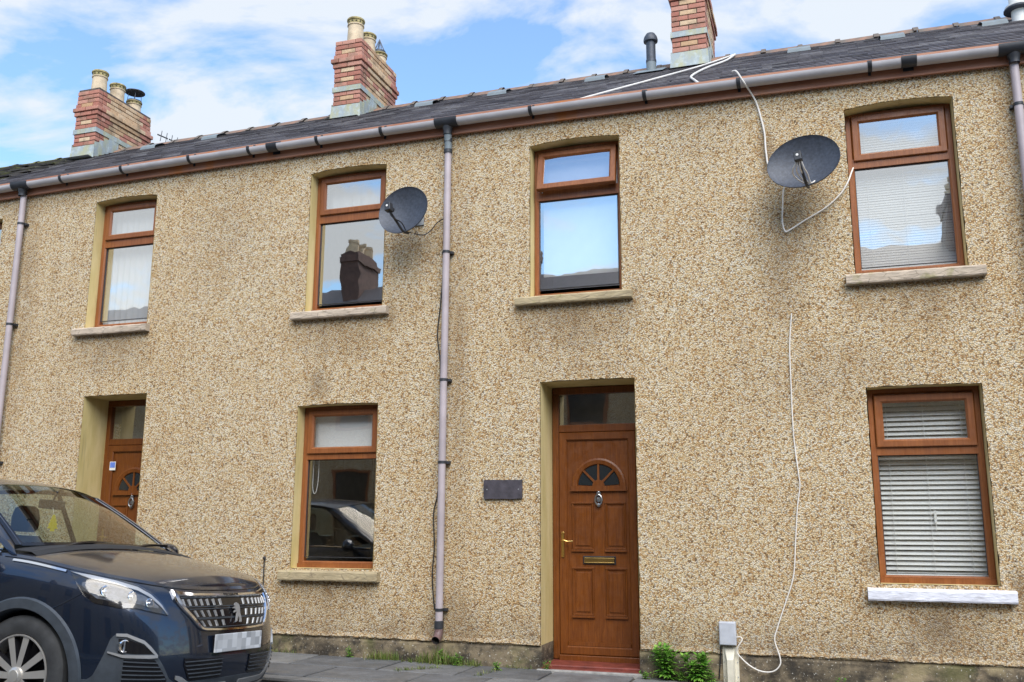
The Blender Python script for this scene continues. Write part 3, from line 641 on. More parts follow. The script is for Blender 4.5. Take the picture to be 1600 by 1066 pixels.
# ---------------------------------------------------------------- chimneys
def pot(mb, x, y, z, s=1, h=.36):
    r_ = .125*s
    mb.lathe([(r_*1.02, z-.05), (r_*1.0, z+h*.3), (r_*.95, z+h*.70), (r_*1.06, z+h*.72), (r_*1.06, z+h*.755), (r_*.97, z+h*.765)], (x, y, 0), 24, 0)
    mb.lathe([(r_*.97, z+h*.765), (r_*1.0, z+h*.80), (r_*1.0, z+h*.90), (r_*1.12, z+h*.92), (r_*1.13, z+h*.97), (r_*1.05, z+h), (r_*.8, z+h), (r_*.78, z+h*.5)], (x, y, 0), 24, 1)
    for k in range(12):
        a = 2*math.pi*k/12; ca, sa = math.cos(a), math.sin(a); rr = r_*1.006; w_ = .016*s
        P = [(x+ca*rr-sa*w_*q, y+sa*rr+ca*w_*q, z+h*zz_) for q, zz_ in ((-1, .81), (1, .81), (0, .895))]
        mb.add(P+[(p[0]-ca*.01, p[1]-sa*.01, p[2]) for p in P], [(0, 1, 2), (3, 5, 4), (0, 3, 4, 1), (1, 4, 5, 2), (2, 5, 3, 0)], 2)
def chimney(xl, xr, yf, yb, zb, zt, h, kind):
    core = MB(); core.box(xl+.012, xr-.012, yf+.012, yb-.012, 6.6, zt-.02)
    ch = core.build('chimney', 'mortar', h)
    W, D = xr-xl, yb-yf; ch_ = .0755; n = int((zt-zb)/ch_); cache = {}
    corbel = n-6
    def brick(cx, cy, cz, lx, ly, mat):
        key = (round(lx, 3), round(ly, 3), mat)
        if key not in cache:
            b = MB(); b.box(-lx/2, lx/2, -ly/2, ly/2, -ch_/2+.006, ch_/2-.006); me = b.mesh('brick', mat)
            bm = bmesh.new(); bm.from_mesh(me); bmesh.ops.bevel(bm, geom=bm.edges[:], offset=.004, segments=1, affect='EDGES'); bm.to_mesh(me); bm.free(); cache[key] = me
        o = link('brick', cache[key], ch); o.location = (cx+random.uniform(-.0025, .0025), cy+random.uniform(-.0025, .0025), cz); o.rotation_euler = (0, 0, random.uniform(-.008, .008))
    nb = max(4, round(D/.225))
    for c in range(n):
        z = zb+(c+.5)*ch_; k = c-corbel
        g = {0: .02, 1: .042, 2: .012}.get(k, .0)
        x0, x1, y0, y1 = xl-g, xr+g, yf-g, yb+g; th = .10; m = .006
        allred = k in (0, 1)
        # front and back faces
        for (yy, sgn) in ((y0+th/2, 1), (y1-th/2, -1)):
            w2 = x1-x0
            if c % 2: segs = [(0, .5, 'red'), (.5, 1, 'red')]
            else: segs = [(0, .25, 'red'), (.25, .75, 'buff' if not allred else 'red'), (.75, 1, 'red')]
            if k >= 4: segs = [(a, b_, 'buff' if random.random() < .25 else 'red') for a, b_, _ in segs]
            for a, b_, mt in segs: brick(x0+w2*(a+b_)/2, yy, z, w2*(b_-a)-m*1.3, th, mt)
        # long sides
        ys0, ys1 = y0+th+m, y1-th-m; L = ys1-ys0
        for (xx, sgn) in ((x1-th/2, 1), (x0+th/2, -1)):
            if c % 2: eds = [0]+[(j+.5)/nb for j in range(nb)]+[1]
            else: eds = [j/nb for j in range(nb+1)]
            for j in range(len(eds)-1):
                a, b_ = eds[j], eds[j+1]; edge = j == 0 or j == len(eds)-2
                mt = 'red' if edge or allred and random.random() < .0 else ('red' if random.random() < .05 else 'buff')
                brick(xx, ys0+L*(a+b_)/2, z, th, L*(b_-a)-m*1.3, mt)
    # lead: apron at the front, band, stepped soakers on the side
    mb = MB(); xm = .03
    zf = 5.475+(yf+.1)*.5929
    mb.add([(xl-.012, yf-.012, zb+.22), (xr+.012, yf-.012, zb+.22), (xr+.03, yf-.03, zb-.02), (xl-.03, yf-.03, zb-.02), (xr+.05, yf-.16, zf-.16*.5929+.03), (xl-.05, yf-.16, zf-.16*.5929+.03)], [(0, 1, 2, 3), (3, 2, 4, 5)])
    mb.build('lead_apron', 'lead', ch, fixn=False)
    zband = zb+.45; mb = MB()
    loop = [(xl-.014, yf-.014), (xr+.014, yf-.014), (xr+.014, yb+.014), (xl-.014, yb+.014)]
    def rz(y): return 7.55-abs(y-3.4)*.5929
    mb.grid([[(x, y, z) for x, y in loop] for z in (zband, zband+.075)], 0, True); mb.grid([[(x+(.004 if x > xl+.1 else -.004), y, z) for x, y in loop] for z in (zband, zband-.006)], 0, True); mb.build('lead_band', 'lead', ch, fixn=False)
    for sgn, xx in ((1, xr+.012), (-1, xl-.012)):
        ns = 5
        for j in range(ns):
            ya = yf-.01+(3.4-yf)*j/ns; yb2 = yf-.01+(3.4-yf)*(j+1)/ns+.02; zl = rz(ya)-.03; zh = max(rz(yb2)+.16, zb+.23)
            mb = MB(); mb.add([(xx+sgn*.004*(j % 2), ya, zl), (xx+sgn*.004*(j % 2), yb2, zl+.05), (xx+sgn*.004*(j % 2), yb2, zh+.03), (xx+sgn*.004*(j % 2), ya, zh)], [(0, 1, 2, 3)])
            o = mb.build('lead_soaker', 'lead', ch, fixn=False); sd = o.modifiers.new('s', 'SOLIDIFY'); sd.thickness = .004
    # flaunching and pots
    zt2 = zb+n*ch_
    mb = MB(); mb.add([(xl+.02, yf+.02, zt2-.005), (xr-.02, yf+.02, zt2-.005), (xr-.02, yb-.02, zt2-.005), (xl+.02, yb-.02, zt2-.005), (xl+.11, yf+.12, zt2+.05), (xr-.11, yf+.12, zt2+.05), (xr-.11, yb-.12, zt2+.05), (xl+.11, yb-.12, zt2+.05)], [(0, 1, 5, 4), (1, 2, 6, 5), (2, 3, 7, 6), (3, 0, 4, 7), (4, 5, 6, 7)])
    mb.build('flaunching', 'plinth', ch)
    xc = (xl+xr)/2
    for j, fy_ in enumerate((.17, .50, .83)):
        y = yf+D*fy_; mb = MB(); hh = .40 if j == 0 else .36
        if kind and j == 2: hh = .24
        pot(mb, xc, y, zt2+.03, .98, hh); mb.build('chimney_pot', ['pot', 'potband', 'hole'], ch, smooth=True)
        if j == 2 and kind == 'disc':
            mb = MB(); z = zt2+.03+hh
            mb.lathe([(0, z+.235), (.08, z+.225), (.17, z+.19), (.173, z+.18), (.08, z+.205), (0, z+.21)], (xc, y, 0), 24)
            mb.lathe([(.128, z-.02), (.128, z+.02), (.12, z+.02), (.12, z-.02)], (xc, y, 0), 20)
            for a in range(4): q = math.pi/4+a*math.pi/2; mb.tube([(xc+.118*math.cos(q), y+.118*math.sin(q), z), (xc+.10*math.cos(q), y+.10*math.sin(q), z+.205)], .005, 6)
            mb.build('cowl', 'dish', ch, smooth=True)
        if j == 2 and kind == 'wire':
            mb = MB(); z = zt2+.03+hh; mb.lathe([(.105, z-.03), (.105, z+.05), (.10, z+.05), (.10, z-.03)], (xc, y, 0), 20)
            for a in range(10): q = a*math.pi/5; mb.tube([(xc+.10*math.cos(q), y+.10*math.sin(q), z+.04), (xc+.045*math.cos(q), y+.045*math.sin(q), z+.16), (xc, y, z+.27)], .0055, 5)
            mb.build('cowl', 'dish', ch, smooth=True)
    return ch
chimney(-11.50, -11.06, 2.88, 4.16, 7.20, 8.46, houses[1], 'disc')
chimney(-6.66, -6.21, 2.88, 4.10, 7.22, 8.52, houses[2], 'wire')
chimney(-1.585, -1.13, 2.88, 4.10, 7.24, 8.70, houses[3], None)

# ---------------------------------------------------------------- roof furniture
def roofz(y): return 5.475+(y+.1)*.5929
t = thing('vent_pipe', (-1.89, 3.0, 7.3), 'dark grey domed vent pipe on the roof left of the right chimney', 'vent pipe')
mb = MB(); x, y = -1.885, 3.0
mb.lathe([(.068, 7.15), (.068, 7.46)], (x, y, 0), 18); mb.build('collar', 'ventgrey', t, smooth=True)
mb = MB(); mb.lathe([(.071, 7.44), (.071, 7.475), (.064, 7.48), (.064, 7.76)], (x, y, 0), 18); mb.build('pipe', 'dish', t, smooth=True)
mb = MB(); mb.lathe([(.06, 7.74), (.095, 7.745), (.098, 7.77), (.085, 7.82), (.06, 7.86), (.025, 7.88), (0, 7.883)], (x, y, 0), 18); mb.build('cap', 'dish', t, smooth=True)
mb = MB(); mb.add([(x-.2, y-.32, roofz(y-.32)+.03), (x+.2, y-.32, roofz(y-.32)+.03), (x+.2, y+.1, roofz(y+.1)+.03), (x-.2, y+.1, roofz(y+.1)+.03)], [(0, 1, 2, 3)]); mb.build('flashing', 'ventgrey', t, fixn=False)
t = thing('flue_pipe', (2.5, 3.0, 7.2), 'white flue with collar on the roof at the top right corner', 'flue')
mb = MB(); mb.lathe([(.085, 7.0), (.085, 7.42), (.15, 7.43), (.15, 7.45), (.10, 7.47), (.10, 7.9)], (2.56, 3.0, 0), 20); mb.build('pipe', 'white', t, smooth=True)
mb = MB(); mb.lathe([(.085, 7.39), (.165, 7.40), (.165, 7.415), (.085, 7.44)], (2.56, 3.0, 0), 20); mb.build('storm_collar', 'dish', t, smooth=True)
for x, lb in ((-5.13, 'grey roof vent nearest the middle chimney'), (-4.02, 'grey roof vent above the middle open window'), (-2.62, 'grey roof vent left of the domed vent pipe'), (.02, 'grey roof vent right of the right chimney'), (1.12, 'grey roof vent above the upper right window'), (2.25, 'grey roof vent beside the white flue'), (-9.9, 'grey roof vent just right of the left chimney'), (-8.75, 'grey roof vent second from the left chimney')):
    y = 2.93; t = thing('roof_vent', (x, y, roofz(y)), lb, 'roof vent', 'slate roof vents below the ridge')
    prof = [(-.19, 0), (-.18, .045), (-.13, .062), (.02, .06), (.16, .0)]
    mb = MB(); z0 = roofz(y)+dz(x)*.7; mb.grid([[(x+xx*(.85 if p[1] > 0 else .9), y+p[0]*.8, z0+p[0]*.8*.5929+p[1]*.8+.015) for p in prof] for xx in (-.16, -.145, .145, .16)])
    mb.build('hood', 'ventgrey', t, smooth=True, fixn=False)
    mb = MB(); mb.add([(x-.14, y-.154, z0-.154*.5929+.012), (x+.14, y-.154, z0-.154*.5929+.012), (x+.135, y-.148, z0-.148*.5929+.05), (x-.135, y-.148, z0-.148*.5929+.05)], [(0, 1, 2, 3)]); mb.build('grille', 'ventgrey', t, fixn=False)
# TV aerial behind the left chimney
t = thing('television_aerial', (-10.2, 3.9, 7.5), 'small television aerial behind the left chimney', 'aerial')
A0, A1 = Vector((-10.98, 4.25, 8.16)), Vector((-10.5, 4.5, 7.95))
mb = MB(); mb.tube([(-10.8, 4.33, 7.0), (-10.8, 4.33, 8.10)], .012, 6); mb.build('mast', 'zinc', t)
mb = MB(); mb.tube([A0, A1], .012, 6); mb.build('boom', 'blackpl', t)
for j in range(5):
    mb = MB(); c = A0.lerp(A1, .12+j*.17); mb.tube([c+Vector((.03, -.05, -.12)), c+Vector((-.03, .05, .12))], .007, 5); mb.build('element', 'blackpl', t)

# ---------------------------------------------------------------- satellite dishes
def dish(cx, cz, W, H, label, az=-11, el=8, roll=0, yc=-.30, lnbcol='blackpl'):
    t = thing('satellite_dish', (cx, -.02, cz), label, 'satellite dish', 'satellite dishes on the front wall')
    Mx = Matrix.Translation((cx, yc, cz)) @ Matrix.Rotation(R(az), 4, 'Z') @ Matrix.Rotation(R(-el), 4, 'X') @ Matrix.Rotation(R(roll), 4, 'Y')
    # local: face looks along -Y
    mb = MB(); nr, na = 9, 40; rows = []
    for i in range(nr+1):
        r_ = i/nr; rows.append([(W/2*r_*math.cos(a), -.075*r_*r_+.0, H/2*r_*math.sin(a)) for a in [2*math.pi*k/na for k in range(na)]])
    back = [[(x*1.0, y+.012, z) for x, y, z in row] for row in rows]
    rim = [[(x*1.012, y-.004, z*1.012) for x, y, z in rows[-1]], [(x*1.016, y+.008, z*1.016) for x, y, z in rows[-1]]]
    mb.grid(rows+rim+back[::-1], 0, True); mb.xf(Mx); mb.build('reflector', 'dish', t, smooth=True)
    lx, ly, lz = 0, -.36, -.115
    mb = MB(); mb.tube(smoothpath([(0, .02, -H/2+.03), (0, -.08, -H/2+.005), (0, -.22, -H/2+.06), (0, ly+.02, lz-.035)], 4), .013, 8); mb.xf(Mx); mb.build('arm', 'blackpl', t, smooth=True)
    mb = MB(); mb.box(-.032, .032, ly-.03, ly+.035, lz-.04, lz+.045); mb.lathe([(.026, ly+.03), (.03, ly+.05), (.03, ly+.075), (0, ly+.08)], (0, 0, lz+.005), 14, axis='Y'); mb.xf(Mx); lnb = mb.build('receiver_head', 'blackpl', t, bevel=.006)
    mb = MB(); mb.lathe([(0, ly-.034), (.012, ly-.033), (.012, ly-.028)], (0, 0, lz+.008), 10, axis='Y'); mb.xf(Mx); mb.build('receiver_badge', 'white', lnb)
    mb = MB(); mb.tube([(0, .015, -.02), (0, .10, -.06)], .022, 10); mb.xf(Mx)
    p = Mx @ Vector((0, .1, -.06)); mb.tube([tuple(p), (p.x, -.06, p.z+.10), (p.x+.0, -.012, p.z+.10)], .018, 10); mb.box(p.x-.05, p.x+.05, -.014, .0, p.z+.03, p.z+.17); mb.build('wall_bracket', 'zinc', t, smooth=True)
    return t, Mx
d1, M1 = dish(-3.905, 4.435, .56, .51, 'grey satellite dish beside the upper middle left window', roll=-8, az=-6)
mb = MB(); mb.tube([M1 @ Vector(p) for p in smoothpath([(0, -.36, -.15), (.01, -.30, -.20), (.03, -.16, -.2), (.02, -.05, -.24), (.03, .03, -.22)])], .006, 6); mb.build('lead', 'blackcable', d1, smooth=True)
d2, M2 = dish(.005, 4.475, .63, .50, 'larger grey satellite dish with white leads left of the upper right window', roll=-6, az=-10)
for j in range(4):
    mb = MB(); s_ = (j-1.5)*.014; mb.tube([M2 @ Vector(p) for p in smoothpath([(s_, -.35, -.15), (s_*2.2-.02, -.30, -.19), (s_*2.6-.02, -.2, -.20), (s_*1.2+.01, -.10, -.235), (.05, -.085, -.24), (.07, -.06, -.215)])], .006, 6); mb.build('lead', 'cable', d2, smooth=True)
def cable(name, pts, r_, mat, label, k=6):
    mb = MB(); mb.tube(smoothpath(pts, k), r_, 7); o = mb.build(name, mat, smooth=True); tag(o, label, 'cable'); return o
cable('cable', [(-.60, -.16, 5.55), (-.56, -.185, 5.53), (-.50, -.17, 5.42), (-.45, -.07, 5.36), (-.40, -.025, 5.26), (-.365, -.02, 5.10), (-.34, -.02, 4.94), (-.335, -.02, 4.75), (-.30, -.03, 4.58), (-.1, -.1, 4.42)], .0085, 'cable', 'white cable hanging from the gutter to the right satellite dish')
cable('cable', [(-.10, -.04, 4.45), (-.19, -.025, 4.38), (-.213, -.02, 4.20), (-.222, -.02, 4.05), (-.205, -.02, 3.965), (-.17, -.02, 3.965), (-.02, -.02, 4.05), (.17, -.02, 4.155), (.30, -.02, 4.27), (.37, -.01, 4.38), (.405, .05, 4.48), (.43, .13, 4.56)], .007, 'cable', 'white cable looping below the right dish to the upper right window')
cable('cable', [(-.187, -.012, 3.186), (-.219, -.014, 2.892), (-.226, -.013, 2.543), (-.228, -.015, 2.085), (-.205, -.014, 1.75), (-.199, -.016, 1.636), (-.23, -.014, 1.45), (-.262, -.013, 1.15), (-.293, -.014, .873), (-.37, -.015, .65), (-.447, -.02, .443), (-.475, -.03, .337), (-.44, -.04, .21), (-.44, -.05, .14), (-.50, -.05, .085), (-.60, -.05, .082), (-.70, -.05, .13), (-.79, -.05, .22), (-.785, -.06, .27), (-.745, -.06, .33), (-.76, -.05, .355), (-.80, -.04, .35)], .0055, 'cable', 'thin white cable running down the wall to the grey box')
def rfp(x, y, o_=.035): return (x, y, roofz(y)+dz(x)*.7+o_)
cable('cable', [rfp(-.80, 3.3, .06), rfp(-.88, 2.7), rfp(-1.05, 1.9), rfp(-1.12, 1.0), rfp(-1.02, .4), rfp(-.92, .0, .02)], .012, 'cable', 'white cable coming down the slates from the ridge to the gutter')
cable('cable', [rfp(-.80, 3.3, .06), rfp(-1.15, 2.4), rfp(-1.55, 1.4), rfp(-1.95, .5), rfp(-2.2, .0, .03)], .010, 'cable', 'long white cable slanting across the slates below the right chimney')
cable('cable', [(-3.86, -.20, 4.24), (-3.80, -.1, 4.25), (-3.74, -.06, 4.30), (-3.67, -.04, 4.39), (-3.60, -.03, 4.43), (-3.57, -.02, 4.4), (-3.585, -.02, 4.2), (-3.60, -.02, 3.9), (-3.63, -.015, 3.5), (-3.655, -.015, 3.2), (-3.62, -.015, 2.9), (-3.61, -.015, 2.4), (-3.60, -.015, 1.9), (-3.62, -.015, 1.6), (-3.66, -.015, 1.4), (-3.645, -.015, 1.1), (-3.66, -.015, .8), (-3.63, -.015, .5)], .006, 'blackcable', 'black cable from the left dish down beside the downpipe')
t = thing('wall_rod', (-5.54, -.02, .5), 'thin dark rod with round tip on the wall beside the car bonnet', 'rod')
mb = MB(); mb.tube([(-5.545, -.02, .95), (-5.538, -.02, .3)], .006, 6); mb.build('rod', 'blackcable', t)
mb = MB(); mb.lathe([(0, .93), (.013, .94), (.016, .955), (.011, .968), (0, .972)], (-5.545, -.02, 0), 10); mb.build('tip', 'blackcable', t, smooth=True)
# plaque
t = thing('house_plaque', (-2.94, -.02, 1.63), 'blank dark slate plaque on the wall left of the middle door', 'plaque')
mb = MB(); q = lambda: random.uniform(-.004, .004)
pl = [(-3.134+.391*j/12, 1.722+q()) for j in range(13)]+[(-2.745+q()*.5, 1.722-.178*j/6) for j in range(1, 6)]+[(-2.743-.391*j/12, 1.543+q()) for j in range(13)]+[(-3.135+q()*.5, 1.543+.178*j/6) for j in range(1, 6)]
mb.prism(pl, lambda a, b_, dd: (a, dd, b_), -.026, -.006); mb.build('slate', 'plaque', t)
for xx in (-3.10, -2.78):
    mb = MB(); mb.lathe([(0, -.0295), (.006, -.029), (.007, -.0255)], (xx, 0, 1.632), 10, axis='Y'); mb.build('screw', 'zinc', t)
# junction box and its conduit
t = thing('junction_box', (-.865, -.04, .28), 'small grey junction box on the wall above the cream conduit', 'junction box')
mb = MB(); mb.box(-.937, -.793, -.075, -.004, .283, .478); mb.build('case', 'boxgrey', t, bevel=.007)
mb = MB(); mb.box(-.931, -.799, -.083, -.0755, .289, .472); mb.build('lid', 'boxgrey', t, bevel=.004)
t = thing('conduit_cover', (-.85, -.05, -.02), 'cream steel cable cover standing on the pavement under the grey box', 'conduit')
mb = MB(); mb.box(-.918, -.782, -.022, -.006, -.05, .268); mb.build('back_plate', 'cream', t, bevel=.003)
mb = MB(); V = []
for z, wx, yy in ((.255, .052, -.03), (.25, .05, -.032), (.165, .033, -.085), (-.05, .033, -.085)): V.append([(-.85-wx-.004, -.022, z), (-.85-wx*.8, yy, z), (-.85+wx*.8, yy, z), (-.85+wx+.004, -.022, z)])
mb.grid(V); mb.build('channel', 'cream', t, fixn=False)
for xx, z in ((-.907, .14), (-.793, .14), (-.793, .02), (-.907, .02)):
    mb = MB(); mb.lathe([(0, -.026), (.005, -.025), (.006, -.021)], (xx, 0, z), 8, axis='Y'); mb.build('screw', 'zinc', t)
mb = MB(); mb.tube(smoothpath([(-.93, -.02, .28), (-.935, -.02, .2), (-.945, -.02, .1), (-.955, -.02, .0)]), .006, 6); mb.build('earth_wire', 'blackcable', t)

# ================================================================= row of houses across the street (mirrored in the panes)
M['brownbrick'] = simple('dark_brown_brick', (.11, .065, .055), .85, 0, .4, 9)  # one even dark brown for the opposite chimneys
opp = thing('terraced_house', (-6, -10.7, 0), 'row of houses across the street, only mirrored in the window panes', 'house')
mb = MB(); mb.box(-34, 26, -17.4, -10.7, -.2, 5.4); mb.build('wall', 'dash', opp)
mb = MB(); mb.grid([[(x, -10.5, 5.42), (x, -14.0, 7.86), (x, -17.5, 5.42)] for x in (-34, -14, 6, 26)]); mb.build('roof', 'slate', opp)
for xc, hh in ((-23.6, .9), (-18.0, .9), (-12.2, 1.2), (-7.25, 1.1), (-1.3, 1.0), (3.25, 1.25), (9.0, 1.0)):
    mb = MB(); mb.box(xc-.25, xc+.25, -14.6, -13.4, 6.8, 7.6+hh); mb.box(xc-.30, xc+.30, -14.65, -13.35, 7.6+hh-.3, 7.6+hh-.12); ch = mb.build('chimney', 'brownbrick', opp)
    for k in (-.26, 0, .26): mb = MB(); mb.lathe([(.12, 7.5+hh), (.11, 7.88+hh), (.13, 7.9+hh), (.13, 7.97+hh), (.09, 7.97+hh)], (xc, -14.0+k*1.5, 0), 14); mb.build('chimney_pot', 'pot', ch, smooth=True)
for i in range(11):
    for dx_, z0, z1 in ((0, .9, 2.5), (0, 3.5, 5.0), (2.6, 3.5, 5.0), (2.6, .05, 2.6)):
        xx = -30+i*5.5+dx_
        mb = MB(); ring_frame(mb, xx, xx+.95, z0, z1, .07, 0, .04); mb.xf(Matrix.Translation((0, -10.66, 0)) @ Matrix.Scale(-1, 4, (0, 1, 0))); wf = mb.build('window', 'oak', opp)
        mb = MB(); mb.add([(xx+.03, -10.685, z0+.03), (xx+.92, -10.685, z0+.03), (xx+.92, -10.685, z1-.03), (xx+.03, -10.685, z1-.03)], [(0, 1, 2, 3)]); mb.build('pane', 'darkglass', wf, fixn=False)

# ================================================================= parked car
def lerp_tab(tab, v):
    if v <= tab[0][0]: return tab[0][1]
    for (a, p), (b, q) in zip(tab, tab[1:]):
        if v <= b:
            s = (v-a)/(b-a); return p+(q-p)*s
    return tab[-1][1]
def smooth_tab(tab, v):
    n = len(tab)
    if v <= tab[0][0]: return tab[0][1]
    if v >= tab[-1][0]: return tab[-1][1]
    for i in range(n-1):
        a, p1 = tab[i]; b, p2 = tab[i+1]
        if v <= b:
            p0 = tab[max(i-1, 0)]; p3 = tab[min(i+2, n-1)]; h = b-a; s = (v-a)/h
            m1 = (p2-p0[1])/(b-p0[0]) if b != p0[0] else 0; m2 = (p3[1]-p1)/(p3[0]-a) if p3[0] != a else 0
            return (2*s**3-3*s*s+1)*p1+(s**3-2*s*s+s)*h*m1+(-2*s**3+3*s*s)*p2+(s**3-s*s)*h*m2
XF = [(0, .80), (.06, .865), (.14, .90), (.25, .918), (.38, .925), (.5, .92), (.62, .908), (.74, .89), (.84, .865), (.92, .835), (.97, .80), (1, .765)]
XR = [(0, -3.40), (.1, -3.48), (.3, -3.53), (.5, -3.52), (.7, -3.45), (.9, -3.36), (1, -3.30)]
WF = [(0, .93), (.06, .962), (.14, .982), (.25, .993), (.38, 1.0), (.5, 1.0), (.62, 1.0), (.74, .993), (.84, .978), (.92, .952), (.97, .925), (1, .895)]
ZT = [(-3.6, 1.10), (-3.2, 1.15), (-2.0, 1.115), (-.6, 1.085), (-.1, 1.055), (.31, .985), (.6, .925), (.8, .87)]
WT = [(-3.6, .90), (-2.8, .92), (-.6, .92), (.3, .915), (.9, .905)]
ZB, XC, XCR, NF, NRR = .19, .02, -2.75, 2.75, 3.0
def car_pt(u, t):
    xf = smooth_tab(XF, t); xr = smooth_tab(XR, t); wf = smooth_tab(WF, t)
    if u <= 1:
        p = u*math.pi/2; x = XC+(xf-XC)*max(0, math.cos(p))**(2/NF); k = max(0, math.sin(p))**(2/NF)
    elif u <= 2: x = XC+(XCR-XC)*(u-1); k = 1
    else:
        p = (u-2)*math.pi/2; x = XCR+(xr-XCR)*max(0, math.sin(p))**(2/NRR); k = max(0, math.cos(p))**(2/NRR)
    y = smooth_tab(WT, x)*wf*k
    z = ZB+(smooth_tab(ZT, x)-ZB)*t
    return (x, y, z)
CM = Matrix.Translation((-5.049, -2.658, -.107)) @ Matrix.Rotation(R(-2.7), 4, 'X') @ Matrix.Scale(1.08, 4)
car = thing('parked_car', None, 'dark blue car with chrome grille parked at the left before the houses', 'car', mat=CM)
def paint_mat():
    t = NT('navy_car_paint'); p = t.pos(); g = t.n('ShaderNodeNewGeometry')
    fl = t.noise(p, 900, 2); c = t.mix(t.ramp(fl, [(.45, 0), (.7, 1)]), (.009, .0165, .034), (.02, .034, .066))
    sx = t.n('ShaderNodeSeparateXYZ'); t.l(g.outputs['Normal'], sx.inputs[0])
    dust = t.math('MULTIPLY', t.ramp(sx.outputs[2], [(.55, 0), (.95, 1)]), t.ramp(t.noise(p, 5, 6, .6), [(.3, .06), (.7, .22)]))
    dust = t.math('ADD', dust, t.ramp(t.noise(p, 3, 5), [(.5, 0), (.8, .05)]))
    c = t.mix(dust, c, (.30, .26, .21)); m = t.fin(c, t.math('ADD', .22, dust), None, .5, .5)
    t.b.inputs['Coat Weight'].default_value = 1; t.l(t.math('ADD', .02, t.math('MULTIPLY', dust, .5)), t.b.inputs['Coat Roughness']); return m
M['paint'] = paint_mat()
M['cladding'] = simple('grey_bumper_plastic', (.045, .055, .068), .5, 0, .2, 20, .15)
M['tyre'] = simple('tyre_rubber', (.032, .034, .036), .75, 0, .35, 14, .3)
M['alloy'] = simple('alloy_silver', (.66, .64, .60), .34, .7, .06)
M['alloydark'] = simple('alloy_dark', (.02, .02, .024), .35, .3)
M['satin'] = simple('satin_silver_trim', (.33, .335, .34), .45, .5, .1)
M['lens'] = glass_mat('lamp_lens', .06, .0, (.97, .98, 1.0))
M['lampback'] = simple('lamp_reflector', (.075, .082, .095), .4, .3, .6, 40, .8)
M['gloss'] = simple('gloss_black', (.008, .008, .01), .12)
M['plate'] = simple('number_plate', (.66, .69, .72), .5, 0, .05)
M['trim'] = simple('dark_interior', (.02, .021, .023), .7)
M['seat'] = simple('seat_fabric', (.035, .035, .038), .85)
def SP(u_, t_, off=0, side=-1):
    e = 2e-3; p = Vector(car_pt(u_, t_)); a = Vector(car_pt(min(u_+e, 3), t_))-Vector(car_pt(max(u_-e, 0), t_)); b = Vector(car_pt(u_, min(t_+e, 1)))-Vector(car_pt(u_, max(t_-e, 0)))
    n = a.cross(b)
    if n.length < 1e-12: n = Vector((1, 0, 0))
    n.normalize(); c = Vector((p.x-(-1.3), p.y, 0))
    if n.dot(c) < 0: n = -n
    q = p+n*off; return (q.x, q.y*side*-1 if side > 0 else -q.y, q.z) if side < 0 else (q.x, q.y, q.z)
def SN(u_, t_, side=-1):
    return (Vector(SP(u_, t_, .01, side))-Vector(SP(u_, t_, 0, side))).normalized()
# ---- body shell
lev = [0, .03, .06, .10, .14, .19, .25, .31, .38, .44, .5, .56, .62, .68, .74, .79, .84, .88, .92, .945, .97, .985, 1]
us = [i/44 for i in range(45)]+[1+i/96 for i in range(1, 97)]+[2+i/20 for i in range(1, 21)]
for side in (-1,):
    mb = MB(); bm_rows = []
    full = [(u_, -1) for u_ in us[::-1]]+[(u_, 1) for u_ in us[1:]]
    P = [[(car_pt(u_, t_)[0], s_*car_pt(u_, t_)[1], car_pt(u_, t_)[2]) for t_ in lev] for u_, s_ in full]
    mb.grid(P)
    def inarch(c): return any(math.hypot(c[0]-ax, c[2]-.353) < .41 for ax in (0, -2.675)) and abs(c[1]) > .4
    keep = [f_ for f_ in mb.f if not inarch([sum(mb.v[i][k] for i in f_)/len(f_) for k in range(3)])]
    mb.f = keep; mb.mi = [0]*len(keep)
    body = mb.build('body', 'paint', car, smooth=True)
# ---- bonnet
def bonnet_z(x, v):
    yw = smooth_tab(WT, x)*.895
    return smooth_tab(ZT, x)+lerp_tab([(-.4, .065), (.3, .06), (.70, .05), (.765, .02)], x)*(1-abs(v)**2.4)
topf = [u_ for u_ in us if car_pt(u_, 1)[0] > -.30]
mb = MB(); rows = []
for u_ in topf:
    x, y, z = car_pt(u_, 1); rows.append([(x, y*v, bonnet_z(x, v) if abs(v) < 1 else z) for v in [-1+2*j/24 for j in range(25)]])
mb.grid(rows); mb.build('bonnet', 'paint', car, smooth=True)
mb = MB()
for side in (-1, 1):
    mb.tube([SP(u_, .978, .001, side) for u_ in [.36+.02*j for j in range(38)]], .004, 5)
mb.tube([SP(abs(k)/20*.36, .978, .001, -1 if k < 0 else 1) for k in range(-20, 21)], .0035, 5); mb.build('bonnet_shut_line', 'gloss', car)
mb = MB()
for side in (-1, 1):
    mb.tube([SP(.925+(.79-.925)*j/8, .675+(.835-.675)*j/8, .0005, side) for j in range(9)], .0028, 5)
    for u0 in (1.17, 1.56): mb.tube([SP(u0, .12+.87*j/10, .0005, side) for j in range(11)], .003, 5)
mb.build('panel_gap', 'gloss', car)
for side in (-1, 1):
    mb = MB(); mb.grid([[SP(u_, t_, o_, side) for u_ in [.89+.0225*j for j in range(9)]] for t_, o_ in ((.950, .001), (.952, .009), (.966, .009), (.968, .001))]); mb.build('wing_trim', 'chrome', car, fixn=False)
